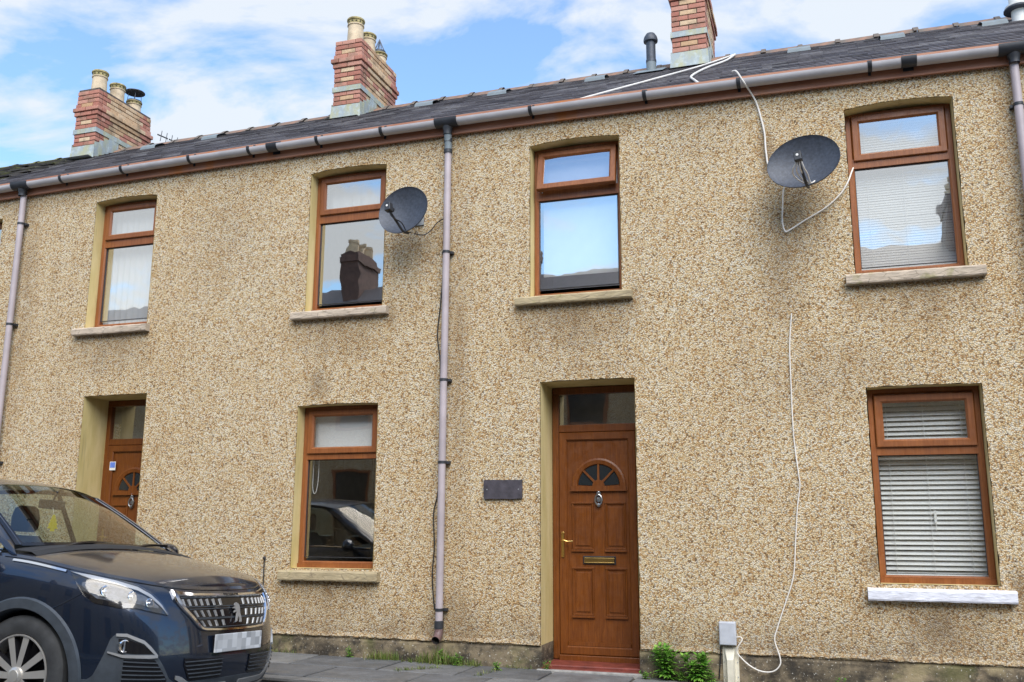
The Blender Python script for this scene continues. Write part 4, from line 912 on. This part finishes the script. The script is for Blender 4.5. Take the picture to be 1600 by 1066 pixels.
# ---- arches
def side_pt(x, z, off, side):
    u_ = 1.0; t_ = .5
    for _ in range(14):
        lo, hi = 0., 2.
        for _ in range(26):
            m_ = (lo+hi)/2
            if car_pt(m_, t_)[0] > x: lo = m_
            else: hi = m_
        u_ = (lo+hi)/2; zt_ = smooth_tab(ZT, x); t_ = min(1, max(0, (z-ZB)/(zt_-ZB)))
    return SP(u_, t_, off, side)
for ax in (0, -2.675):
    for side in (-1, 1):
        mb = MB(); A = [R(-22)+R(224)*j/40 for j in range(41)]; rows = []
        for rr, of in ((.385, -.10), (.385, .006), (.392, .016), (.447, .018), (.458, .003)):
            rows.append([side_pt(ax+rr*math.cos(a), max(.19, .353+rr*math.sin(a)), of, side) for a in A])
        mb.grid(rows); mb.build('wheel_arch_trim', 'cladding', car, smooth=True, fixn=False)
        mb = MB(); mb.grid([[(ax+.415*math.cos(a), side*y, .353+.415*math.sin(a)) for a in A] for y in (.88, .5)]); mb.add([(ax+.415*math.cos(a), side*.5, .353+.415*math.sin(a)) for a in A], [tuple(range(41))]); mb.build('wheel_well', 'trim', car, fixn=False)
# ---- wheels
def wheel(ax, side):
    yo = side*.905; w0 = thing_part = None
    s = side; T = Matrix.Translation((ax, 0, .353))
    mb = MB(); prof = [(.232, .70), (.27, .688), (.325, .70), (.347, .72), (.353, .75), (.353, .85), (.347, .885), (.325, .904), (.275, .910), (.245, .90), (.237, .885)]
    mb.lathe([(r_, s*h_) for r_, h_ in prof], (ax, 0, .353), 56, axis='Y')
    ty = mb.build('wheel', 'tyre', car, smooth=True)
    mb = MB()
    for k in range(56):
        a = 2*math.pi*k/56
        for yy in (.755, .80, .845): mb.add([(ax+math.cos(a+da)*.3545, s*(yy+dy), .353+math.sin(a+da)*.3545) for da, dy in ((-.035, -.017), (.02, -.017), (.035, .017), (-.02, .017))], [(0, 1, 2, 3)])
    mb.build('tread', 'tyre', ty, fixn=False)
    mb = MB(); mb.lathe([(.24, s*.897), (.238, s*.905), (.230, s*.903), (.224, s*.885), (.222, s*.78)], (ax, 0, .353), 48, axis='Y'); mb.build('rim', 'alloy', ty, smooth=True)
    mb = MB(); mb.lathe([(.225, s*.80), (.05, s*.83), (0, s*.835)], (ax, 0, .353), 40, axis='Y'); mb.build('rim_dish', 'alloydark', ty, smooth=True)
    for k in range(5):
        a0 = R(72*k+20); mb = MB()
        for sg in (-1, 1):
            a1 = a0+sg*R(7); a2 = a0+sg*R(15)
            def pp(r_, a, w_, y): c_, s_ = math.cos(a), math.sin(a); return [(ax+c_*r_-s_*w_, s*y, .353+s_*r_+c_*w_), (ax+c_*r_+s_*w_, s*y, .353+s_*r_-c_*w_)]
            i0, i1 = pp(.04, a0+sg*R(18), .018, .892); o0, o1 = pp(.231, a2, .024, .897); b0, b1 = pp(.04, a0+sg*R(18), .018, .85); c0, c1 = pp(.231, a2, .024, .855)
            mb.add([i0, i1, o1, o0, b0, b1, c1, c0], [(0, 1, 2, 3)], 0); mb.add([i0, i1, o1, o0, b0, b1, c1, c0], [(0, 3, 7, 4), (1, 5, 6, 2)], 1)
        mb.build('spoke', ['alloy', 'alloydark'], ty, fixn=False)
    mb = MB(); mb.lathe([(.05, s*.86), (.05, s*.90), (.036, s*.906), (.034, s*.912), (0, s*.914)], (ax, 0, .353), 20, axis='Y'); mb.build('hub_cap', 'alloy', ty, smooth=True)
for ax in (0, -2.675):
    for sd in (-1, 1): wheel(ax, sd)
# ---- front features laid on the body surface
def patch(name, top, bot, off, mat, parent, n=24, rows=6, side=-1, skirt=.012, smooth=True):
    u0, u1 = top[0][0], top[-1][0]; G = []; mb = MB()
    for i in range(n+1):
        u_ = u0+(u1-u0)*i/n; ta, tb = lerp_tab(top, u_), lerp_tab(bot, u_)
        G.append([SP(u_, tb, off-skirt, side)]+[SP(u_, tb+(ta-tb)*j/rows, off, side) for j in range(rows+1)]+[SP(u_, ta, off-skirt, side)])
    G = [[SP(u0, lerp_tab(bot, u0)+(lerp_tab(top, u0)-lerp_tab(bot, u0))*min(1, max(0, (j-1)/rows)), off-skirt, side) for j in range(rows+3)]]+G+[[SP(u1, lerp_tab(bot, u1)+(lerp_tab(top, u1)-lerp_tab(bot, u1))*min(1, max(0, (j-1)/rows)), off-skirt, side) for j in range(rows+3)]]
    mb.grid(G); return mb.build(name, mat, parent, smooth=smooth, fixn=False)
HT = [(.352, .772), (.385, .855), (.44, .915), (.51, .95), (.62, .967), (.765, .972), (.868, .968)]
HB = [(.352, .765), (.41, .772), (.515, .787), (.60, .77), (.645, .775), (.73, .778), (.78, .82), (.82, .885), (.868, .962)]
for side in (-1, 1):
    hl = patch('headlight', HT, HB, .003, 'gloss', car, 40, 8, side, .006)
    inset = lambda tab, d_: [(u_, t_+d_) for u_, t_ in tab]
    patch('light_strip', [(u_, t_-.006) for u_, t_ in HT], [(u_, max(lerp_tab(HB, u_)+.0, t_-.030)) for u_, t_ in HT], .009, 'satin', hl, 36, 3, side, .006)
    patch('reflector', [(.40, .83), (.47, .89), (.6, .92), (.74, .925), (.80, .91)], [(.40, .81), (.52, .825), (.60, .815), (.72, .815), (.80, .885)], .006, 'lampback', hl, 24, 6, side, .004)
    for (u_, t_, rr) in ((.45, .842, .028), (.545, .872, .028), (.68, .875, .034)):
        c = Vector(SP(u_, t_, .004, side)); nrm = Vector((.92, side*.32, .2)).normalized(); q = nrm.to_track_quat('Z', 'Y').to_matrix().to_4x4()
        mb = MB(); mb.lathe([(rr, -.012), (rr, .012), (rr*.86, .013), (rr*.80, .004), (rr*.35, .0), (rr*.3, .008), (0, .012)], (0, 0, 0), 22); mb.xf(Matrix.Translation(c) @ q); mb.build('projector', 'chrome', hl, smooth=True)
    patch('lens', HT, HB, .020, 'lens', hl, 40, 8, side, .018)
    # lower bumper cladding, fog lamp pod, intakes
    CT = [(0, .19), (.30, .19), (.335, .235), (.37, .34), (.41, .435), (.47, .538), (.56, .578), (.615, .57), (.638, .54), (.665, .41), (.705, .25), (.73, .215), (.80, .21)]
    cl = patch('bumper_cladding', CT, [(0, .0), (.80, .0)], .005, 'cladding', car, 60, 10, side, .01)
    patch('fog_recess', [(.435, .455), (.48, .51), (.56, .545), (.60, .54)], [(.435, .44), (.52, .432), (.60, .435)], .0075, 'gloss', cl, 20, 4, side, .004)
    patch('fog_trim', [(.405, .432), (.44, .498), (.475, .546), (.56, .586), (.612, .578)], [(.405, .41), (.44, .462), (.475, .516), (.56, .560), (.612, .556)], .014, 'satin', cl, 24, 3, side, .014)
    patch('fog_trim', [(.405, .432), (.44, .43), (.575, .418), (.648, .436)], [(.405, .41), (.44, .402), (.575, .396), (.648, .424)], .016, 'satin', cl, 24, 3, side, .014)
    c = Vector(SP(.575, .485, .004, side)); q = Vector((.9, side*.4, 0)).normalized().to_track_quat('Z', 'Y').to_matrix().to_4x4()
    mb = MB(); mb.lathe([(.038, -.02), (.038, .012), (.032, .014), (.028, .004), (0, -.004)], (0, 0, 0), 20); mb.box(-.004, .004, -.03, .03, .004, .012); mb.xf(Matrix.Translation(c) @ q); mb.build('fog_lamp', 'chrome', cl, smooth=True)
    patch('side_intake', [(.345, .225), (.415, .392), (.57, .382)], [(.345, .20), (.57, .17)], .008, 'gloss', cl, 18, 3, side, .004)
    for j in range(6):
        t0 = .19+.034*j; ua = lerp_tab([(.20, .345), (.392, .415)], t0)
        mb = MB(); mb.grid([[SP(ua+(.572-ua)*i/10, t0+dt, o_, side) for i in range(11)] for dt, o_ in ((0, .006), (.003, .017), (.008, .017), (.011, .006))]); mb.build('intake_slat', 'cladding', cl, fixn=False)
    patch('lower_grille', [(.055, .372), (.2, .385), (.262, .395)], [(.055, .205), (.2, .20), (.225, .20), (.262, .33)], .006, 'gloss', car, 18, 3, side, .004)
    for j in range(5):
        t0 = .22+.034*j; ub = lerp_tab([(.2, .222), (.33, .258), (.4, .262)], t0)
        mb = MB(); mb.grid([[SP(.055+(ub-.055)*i/10, t0+dt, o_, side) for i in range(11)] for dt, o_ in ((0, .004), (.003, .015), (.008, .015), (.011, .004))]); mb.build('grille_slat', 'cladding', car, fixn=False)
    patch('skid_trim', [(.02, .15), (.2, .155), (.27, .24), (.30, .25)], [(.02, .10), (.2, .11), (.27, .19), (.30, .22)], .014, 'satin', car, 24, 3, side, .012)
    patch('skid_trim', [(.0, .075), (.3, .085)], [(.0, .02), (.3, .03)], .014, 'satin', car, 16, 3, side, .012)
# grille
GO = [(0, .938), (.08, .942), (.18, .947), (.26, .953), (.318, .958), (.306, .885), (.266, .805), (.225, .73), (.192, .66), (.172, .632), (.15, .62), (.08, .612), (0, .608)]
GI = [(0, .912), (.08, .915), (.185, .918), (.25, .920), (.280, .918), (.270, .878), (.242, .815), (.208, .745), (.180, .685), (.164, .655), (.145, .648), (.08, .640), (0, .636)]
def dens(tab, k=3): return [(tab[i][0]+(tab[i+1][0]-tab[i][0])*j/k, tab[i][1]+(tab[i+1][1]-tab[i][1])*j/k) for i in range(len(tab)-1) for j in range(k)]+[tab[-1]]
go, gi = dens(GO), dens(GI)
loopo = [(a, b, -1) for a, b in go]+[(a, b, 1) for a, b in go[-2:0:-1]]; loopi = [(a, b, -1) for a, b in gi]+[(a, b, 1) for a, b in gi[-2:0:-1]]
mb = MB(); mb.grid([[SP(a, b, o_, s_) for a, b, s_ in lp] for lp, o_ in ((loopo, .0), (loopo, .012), ([(a*.8+c*.2, b*.8+d*.2, s_) for (a, b, s_), (c, d, _) in zip(loopo, loopi)], .020), ([(a*.2+c*.8, b*.2+d*.8, s_) for (a, b, s_), (c, d, _) in zip(loopo, loopi)], .020), (loopi, .012), (loopi, .0))], 0, True)
gr = mb.build('grille', 'chrome', car, smooth=True, fixn=False)
for side in (-1, 1):
    patch('grille_mesh', [(0, .914), (.19, .92), (.278, .92)], [(0, .634), (.145, .646), (.166, .658), (.182, .69), (.242, .815), (.278, .915)], .004, 'gloss', gr, 24, 6, side, .003)
    mb2 = MB()
    for ri, (ta, tb, ulim, lean) in enumerate(((.845, .898, .268, .004), (.745, .80, .228, .010), (.660, .712, .182, .014))):
        k = 0; u_ = .045
        while u_ < ulim:
            w_ = .0034+.0065*u_; ln = lean*(u_/.1)
            mb = MB(); mb.grid([[SP(u_-w_-.002+q*ln, ta+(tb-ta)*q, .003, side), SP(u_-w_+q*ln, ta+(tb-ta)*q, .009+.004*q, side), SP(u_+w_+q*ln, ta+(tb-ta)*q, .009+.004*q, side), SP(u_+w_+.002+q*ln, ta+(tb-ta)*q, .003, side)] for q in (0, 1)])
            mb.build('grille_bar', 'satin', gr, fixn=False); u_ += .0345
        for tt in (ta-.012, tb+.012): mb2.grid([[SP(ulim*i/12, tt+dt, .007, side) for i in range(13)] for dt in (0, .006)])
    mb2.build('grille_rails', 'cladding', gr, fixn=False)
# emblem: standing lion outline
c0 = Vector(SP(0, .765, .018)); up = (Vector(SP(0, .80))-Vector(SP(0, .73))).normalized(); lat = Vector((0, 1, 0)); nn = SN(0, .765)
LION = [(-5, 72), (8, 76), (20, 70), (34, 62), (42, 48), (42, 30), (36, 8), (34, -14), (38, -40), (34, -66), (28, -74), (8, -72), (10, -66), (16, -58), (12, -38), (2, -28), (-12, -46), (-20, -64), (-40, -72), (-46, -66), (-34, -58), (-26, -40), (-14, -16), (-6, 4), (-26, 4), (-40, -2), (-44, 4), (-30, 16), (-12, 20), (-24, 30), (-42, 32), (-42, 40), (-24, 44), (-10, 44), (-18, 54), (-16, 64)]
mb = MB(); mb.prism([(a*.00088, b*.00088) for a, b in LION], lambda a, b, d_: tuple(c0+lat*a+up*b+nn*d_), 0, .008); mb.build('emblem', 'satin', gr)
# small maker's lettering on the top bar
fc = bpy.data.curves.new('letters', 'FONT'); fc.body = 'PEUGEOT'; fc.size = .026; fc.align_x = 'CENTER'; fc.extrude = .001
fo = bpy.data.objects.new('letters_tmp', fc); COL.objects.link(fo); dg = bpy.context.evaluated_depsgraph_get(); lm = bpy.data.meshes.new_from_object(fo.evaluated_get(dg)); bpy.data.objects.remove(fo)
tp = Vector(SP(0, .917, .0215)); tu = (Vector(SP(0, .935))-Vector(SP(0, .905))).normalized(); tn = SN(0, .92); lm.transform(Matrix(((lat.x*1.5, tu.x, tn.x, tp.x), (lat.y*1.5, tu.y, tn.y, tp.y), (lat.z*1.5, tu.z, tn.z, tp.z), (0, 0, 0, 1)))); lm.materials.clear(); lm.materials.append(M['gloss']); link('maker_lettering', lm, gr)
# number plate
mb = MB(); V = [[SP(abs(y)/.26*.118, t_, .012, -1 if y < 0 else 1) for y in [-.26+.52*j/8 for j in range(9)]] for t_ in (.432, .565)]
xm = max(p[0] for row in V for p in row)
mb.box(xm-.004, xm+.006, -.26, .26, .478, .59); pl_ = mb.build('number_plate', 'plate', car, bevel=.003)
mb = MB(); mb.box(.85, xm-.0045, -.245, .245, .485, .58); mb.build('plate_holder', 'gloss', car)
t = NT('plate_blur'); p = t.pos(); wv = t.n('ShaderNodeTexVoronoi', feature='F1', distance='CHEBYCHEV'); t.l(t.map(p, (0, 19, 19)), wv.inputs['Vector']); wv.inputs['Scale'].default_value = 1; wv.inputs['Randomness'].default_value = 0
sc_ = t.n('ShaderNodeSeparateColor'); t.l(wv.outputs['Color'], sc_.inputs[0]); M['plate'] = t.fin(t.ramp(sc_.outputs[0], [(0, (.34, .36, .38)), (.45, (.52, .54, .56)), (1, (.70, .73, .76))]), .45); pl_.data.materials[0] = M['plate']
# ---- greenhouse
def bz(x): return smooth_tab(ZT, x)
WB = lambda v: Vector((-.14-.13*v*v, .765*v, 1.112+.02*(1-v*v)))
WTP = lambda v: Vector((-.80-.11*v*v, .61*v, 1.512+.05*(1-v*v)))
def wsp(v, s_): a, b = WB(v), WTP(v); q = a.lerp(b, s_); q += Vector((.35, 0, .55))*(.075*s_*(1-s_)); return q
mb = MB(); mb.grid([[wsp(-.95+1.9*j/20, s_/10) for j in range(21)] for s_ in range(11)]); mb.build('windscreen', 'carglass', car, smooth=True, fixn=False)
mb = MB(); mb.grid([[wsp(-.95+1.9*j/20, s_)+Vector((.003, 0, .005)) for j in range(21)] for s_ in (0, .045)]); mb.build('windscreen_band', 'gloss', car, fixn=False)
mb = MB(); mb.grid([[Vector((x, .79*v, bonnet_z(x, v)+.006+(.018 if x < -.1 else 0))) for v in [-1+.1*j for j in range(21)]] for x in (-.06, -.11, -.26)]); mb.build('cowl', 'trim', car, fixn=False)
def roofpt(v, s_):  # s 0 front .. 1 rear
    x = -.80-.11*v*v+(-2.12)*s_; z = smooth_tab([(0, 1.565), (.06, 1.592), (.15, 1.615), (.35, 1.64), (.6, 1.63), (.85, 1.58), (1, 1.54)], s_)-.053*abs(v)**2.6; return Vector((x, (.615+.035*math.sin(math.pi*min(1, s_*1.2)))*v, z))
mb = MB(); mb.grid([[roofpt(-1+2*j/20, s_/16) for j in range(21)] for s_ in range(17)]); mb.build('roof', 'paint', car, smooth=True)
for side in (-1, 1):
    rail = lambda s_: Vector((roofpt(1, s_).x, side*roofpt(1, s_).y, roofpt(1, s_).z))
    belt = lambda x: Vector((x, side*(.835 if x > -2.6 else .80), bz(x)-.003))
    mb = MB(); P = []
    for k in range(13):      # A-pillar, from the wing up to the roof
        s_ = k/12; q = wsp(side*.95, s_); q2 = wsp(side*1.0, s_)
        o_ = belt(-.18).lerp(rail(0)+Vector((-.05, 0, 0)), s_)+Vector((-.05*math.sin(math.pi*s_), side*.02*math.sin(math.pi*s_), .03*math.sin(math.pi*s_))); P.append([q, q+Vector((.006, side*.012, .012)), q2+Vector((0, side*.012, .008)), (q2+o_)/2+Vector((.0, side*.014, .01)), o_, o_-Vector((.04, 0, 0))])
    mb.grid(P); mb.build('pillar', 'paint', car, smooth=True, fixn=False)
    mb = MB(); mb.grid([[wsp(side*.945, s_/10)+Vector((.006, 0, .009)), wsp(side*1.0, s_/10)+Vector((.008, side*.006, .012))] for s_ in range(11)] and [[wsp(side*(.945+.05*j), s_/10)+Vector((.007, side*.012*j, .012)) for s_ in range(11)] for j in (0, 1)]); mb.build('pillar_trim', 'gloss', car, fixn=False)
    win = [(-.36, 0.06, -1.22, .19), (-1.28, .215, -2.18, .60), (-2.24, .63, -2.62, .80)]
    for xa_, ra, xb_, rb in win:
        mb = MB(); n = 8; mb.grid([[belt(xa_+(xb_-xa_)*j/n).lerp(rail(ra+(rb-ra)*j/n), k) for j in range(n+1)] for k in (0.0, .35, .7, .97)]); mb.build('side_window', 'carglass', car, fixn=False)
    for xa_, ra, xb_, rb in ((-1.22, .19, -1.28, .215), (-2.18, .60, -2.24, .63), (-2.62, .80, -3.22, 1.0)):
        mb = MB(); mb.grid([[belt(x).lerp(rail(r_), k) for x, r_ in ((xa_, ra), (xb_, rb))] for k in (0, .5, 1)]); mb.build('pillar', 'gloss' if xb_ > -3 else 'paint', car, fixn=False)
    mb = MB(); mb.tube([belt(-.30-.1*j)+Vector((0, side*.004, .004)) for j in range(24)], .009, 6); mb.build('window_trim', 'chrome', car)
    mb = MB(); mb.tube([rail(j/16)+Vector((0, side*.004, .0)) for j in range(17)], .016, 8); mb.build('roof_rail', 'gloss', car, smooth=True)
    # door mirror and handles
    mb = MB(); rows = []
    for i in range(9):
        a = -1+2*i/8; r_ = math.sqrt(max(.03, 1-a*a)); rows.append([(-.50+.075*r_*math.cos(b)+.02*a, side*(1.0+.115*a), 1.115+.075*r_*math.sin(b)) for b in [2*math.pi*k/16 for k in range(16)]])
    mb.grid(rows, 0, True); mb.add(rows[0], [tuple(range(16))]); mb.add(rows[-1], [tuple(range(16))]); mb.tube([(-.47, side*.84, 1.06), (-.49, side*.92, 1.075)], .025, 8); mb.build('door_mirror', 'paint', car, smooth=True)
    for u0 in (1.36, 1.78):
        mb = MB(); mb.tube([SP(u0+.07*j/5, .80, .012+.02*math.sin(math.pi*j/5), side) for j in range(6)], .011, 8); mb.build('door_handle', 'paint', car, smooth=True)
mb = MB(); mb.grid([[(x, y*k, z) for k in (-1, -.5, 0, .5, 1)] for x, y, z in ((-2.97, .60, 1.50), (-3.28, .72, 1.14))]); mb.build('rear_window', 'carglass', car, fixn=False)
mb = MB(); mb.box(-3.40, .6, -.80, .80, .2, .24); mb.build('floor_pan', 'trim', car)
mb = MB(); mb.grid([[(x, v*.86, z) for v in (-1, -.5, 0, .5, 1)] for x, z in ((-3.30, 1.15), (-2.9, 1.12), (-2.3, .9), (-2.3, .3))]); mb.build('boot_cover', 'trim', car, fixn=False)
# interior
mb = MB(); mb.grid([[(x, y, z+.03*math.cos(y*1.6)) for y in (-.78, -.5, -.2, .2, .5, .78)] for x, z in ((-.16, 1.06), (-.45, 1.075), (-.72, 1.05), (-.80, .95), (-.78, .5))]); mb.build('dashboard', 'trim', car, smooth=True, fixn=False)
for y in (-.37, .37):
    mb = MB(); P = []
    for x, z, w_, d_ in ((-1.12, .45, .24, .07), (-1.22, .8, .26, .07), (-1.32, 1.10, .23, .06), (-1.36, 1.22, .15, .04)): P.append([(x+d_*math.cos(a)*1.0, y+w_*math.sin(a), z) for a in [2*math.pi*k/16 for k in range(16)]])
    mb.grid(P, 0, True); mb.add(P[-1], [tuple(range(16))]); st = mb.build('seat', 'seat', car, smooth=True)
    mb = MB(); P = []
    for z, w_ in ((1.25, .09), (1.28, .13), (1.36, .135), (1.43, .11), (1.45, .06)): P.append([(-1.37+.05*math.cos(a), y+w_*math.sin(a), z) for a in [2*math.pi*k/16 for k in range(16)]])
    mb.grid(P, 0, True); mb.add(P[-1], [tuple(range(16))]); mb.build('headrest', 'seat', st, smooth=True)
mb = MB(); mb.tube([(-.82+.05*math.cos(a)*-1, -.37+.18*math.sin(a), 1.0+.17*math.cos(a)) for a in [2*math.pi*k/28 for k in range(29)]], .016, 8); mb.tube([(-.82, -.37, 1.0), (-.7, -.37, .97)], .05, 10); mb.tube([(-.82, -.53, 1.0), (-.82, -.21, 1.0)], .016, 6); mb.build('steering_wheel', 'trim', car, smooth=True)
mb = MB(); mb.box(-.775, -.755, -.12, .12, 1.40, 1.465); mb.tube([(-.76, 0, 1.46), (-.73, 0, 1.53)], .01, 6); mb.build('rear_view_mirror', 'trim', car, bevel=.008)
for y0, y1 in ((-.55, .02), (.10, .62)):
    mb = MB(); mb.tube(smoothpath([(-.10, y0, 1.10), (-.14, y0+.1, 1.125), (-.165, (y0+y1)/2, 1.155), (-.20, y1, 1.16)]), .010, 6); mb.tube(smoothpath([(-.15, y0+.14, 1.135), (-.175, (y0+y1)/2, 1.16), (-.225, y1+.05, 1.15)]), .006, 5); mb.build('wiper', 'gloss', car, smooth=True)
mb = MB(); mb.box(-.34, -.25, .03, .10, 1.112, 1.116); mb.build('paper_note', 'white', car)
# yellow tree-shaped air freshener hanging from the mirror
fz = 1.295; fx = -.715; t = thing('air_freshener', CM @ Vector((fx, -.02, fz)), 'yellow tree shaped air freshener hanging behind the windscreen', 'air freshener')
TREE = [(-.02, -.075), (.02, -.075), (.02, -.05), (.05, -.048), (.034, -.018), (.044, -.012), (.026, .018), (.034, .024), (.016, .05), (.02, .054), (.006, .085), (-.006, .085), (-.02, .054), (-.016, .05), (-.034, .024), (-.026, .018), (-.044, -.012), (-.034, -.018), (-.05, -.048), (-.02, -.05)]
M['yellow'] = simple('yellow_card', (.85, .62, .03), .6, 0, .05)
mb = MB(); mb.prism(TREE, lambda a, b, d_: (fx+d_+a*.2, -.02+a*.78, fz+b*.75), -.002, .002); mb.xf(CM); mb.build('card', 'yellow', t)
mb = MB(); mb.tube([(fx, -.02, fz+.06), (fx-.03, -.01, 1.41)], .0015, 5); mb.xf(CM); mb.build('string', 'white', t)

# ================================================================= weeds and grass
def leaf(mb, p, d_, L, W_, droop=.3):
    d_ = d_.normalized(); s_ = d_.cross(Vector((0, 0, 1)));  s_ = (s_ if s_.length > 1e-3 else Vector((1, 0, 0))).normalized(); up_ = s_.cross(d_)
    pts = [(0, .12), (.3, .9), (.6, .8), (1, .0)]; vs = []
    for k, w_ in pts:
        c = p+d_*L*k-Vector((0, 0, 1))*droop*L*k*k; vs += [c-s_*W_*w_*.5+up_*W_*.12, c+s_*W_*w_*.5+up_*W_*.12] if w_ > 0 else [c]
        if w_ > 0: pass
    mb.add(vs, [(0, 1, 3, 2), (2, 3, 5, 4), (4, 5, 6)])
def weed(x, y, h_, n, sp, label, ns=3, L=.07):
    z0 = gz(x)-.01; t = thing('weed', (x, y, z0), label, 'weed', 'weeds growing at the foot of the wall'); ml = MB(); ms = MB()
    for i in range(ns):
        a = random.uniform(0, 6.28); hh = h_*random.uniform(.7, 1) if i else h_; tip = Vector((x+math.cos(a)*sp*random.uniform(.2, 1)*(i > 0), y+math.sin(a)*sp*.5*(i > 0)-.02, z0+hh)); base = Vector((x+random.uniform(-.02, .02), y, z0)); mid = base.lerp(tip, .5)+Vector((random.uniform(-.02, .02), -.01, 0))
        P = smoothpath([base, mid, tip], 5); ms.tube(P, [.004-.0025*k/len(P) for k in range(len(P))], 5)
        for k in range(n):
            f_ = .15+.85*(k+1)/n; q = P[min(len(P)-1, int(f_*(len(P)-1)))]; an = k*2.4+random.uniform(-.4, .4); el = .15+.75*f_
            leaf(ml, q, Vector((math.cos(an), math.sin(an)*.85-.15, el)), L*random.uniform(.7, 1.15)*(1.1-.35*f_), L*.26, .35)
    ms.build('stem', 'stem', t); ml.build('leaves', 'leaf', t, fixn=False)
weed(-1.39, -.12, .29, 30, .15, 'tall leafy green weed right of the middle door', 9, .12)
weed(-1.12, -.14, .23, 30, .14, 'dense leafy weed between the tall weed and the cream conduit', 9, .12)
weed(-1.58, -.14, .06, 12, .07, 'low weed at the right corner of the red doorstep', 4, .05)
weed(-1.27, -.16, .09, 14, .05, 'small weed between the two larger weeds', 4, .05)
weed(-1.00, -.14, .10, 16, .06, 'bushy little weed against the cream conduit', 4, .06)
weed(.03, -.06, .10, 14, .05, 'small weed at the wall below the hanging white cable', 3, .06)
weed(-2.50, -.02, .09, 14, .05, 'small round weed at the left corner of the doorstep', 4, .045)
weed(-3.36, -.08, .10, 18, .12, 'leafy weed right of the downpipe foot', 5, .06)
weed(-3.52, -.07, .13, 12, .06, 'dark weed straight under the downpipe shoe', 3, .07)
weed(-4.52, -.03, .10, 12, .05, 'small weed under the lower middle window', 4, .05)
weed(-2.93, -.20, .07, 14, .05, 'weed in the paving between downpipe and door', 4, .06)
g = MB()
def blade(x, y, h_, lean):
    z = gz(x)-.012; a = random.uniform(0, 6.28); w_ = random.uniform(.0018, .0035); d_ = Vector((math.cos(a), math.sin(a)-.25, 0))*lean; s_ = Vector((-math.sin(a), math.cos(a), 0))*w_; b0 = Vector((x, y, z)); b1 = b0+d_*.35+Vector((0, 0, h_*.6)); b2 = b0+d_+Vector((0, 0, h_))
    g.add([b0-s_, b0+s_, b1+s_*.8, b1-s_*.8, b2], [(0, 1, 2, 3), (3, 2, 4)])
for (x0, x1, n, h_, ys) in ((-3.85, -3.15, 200, .09, .10), (-4.3, -4.0, 90, .12, .06), (-5.45, -5.1, 60, .08, .05), (-6.2, -5.5, 60, .07, .05), (-2.9, -2.62, 40, .05, .05), (-1.55, -1.0, 160, .10, .10), (-.98, 1.6, 80, .06, .05)):
    for _ in range(n): x = random.uniform(x0, x1); blade(x, -.02-random.random()**2*ys, h_*random.uniform(.35, 1), .06*random.random()+.01)
for _ in range(330): x = random.gauss(-3.55, .17); blade(x, -.03-abs(random.gauss(0, .05)), random.uniform(.05, .19)*math.exp(-((x+3.55)/.3)**2), .09*random.random())
for _ in range(120): x = random.gauss(-4.12, .08); blade(x, -.03-abs(random.gauss(0, .03)), random.uniform(.03, .12), .06*random.random())
for (xa_, ya, xb_, yb_, n) in ((-3.75, -.62, -3.45, -.30, 130), (-2.98, -.6, -2.9, -.2, 60), (-4.3, -.15, -4.15, -.05, 25)):
    for _ in range(n): k = random.random(); blade(xa_+(xb_-xa_)*k+random.gauss(0, .018), ya+(yb_-ya)*k+random.gauss(0, .012), random.uniform(.02, .05), .04)
tag(g.build('grass', 'grass', fixn=False), 'thin green grass growing along the wall foot and paving joints', 'grass', kind='stuff')
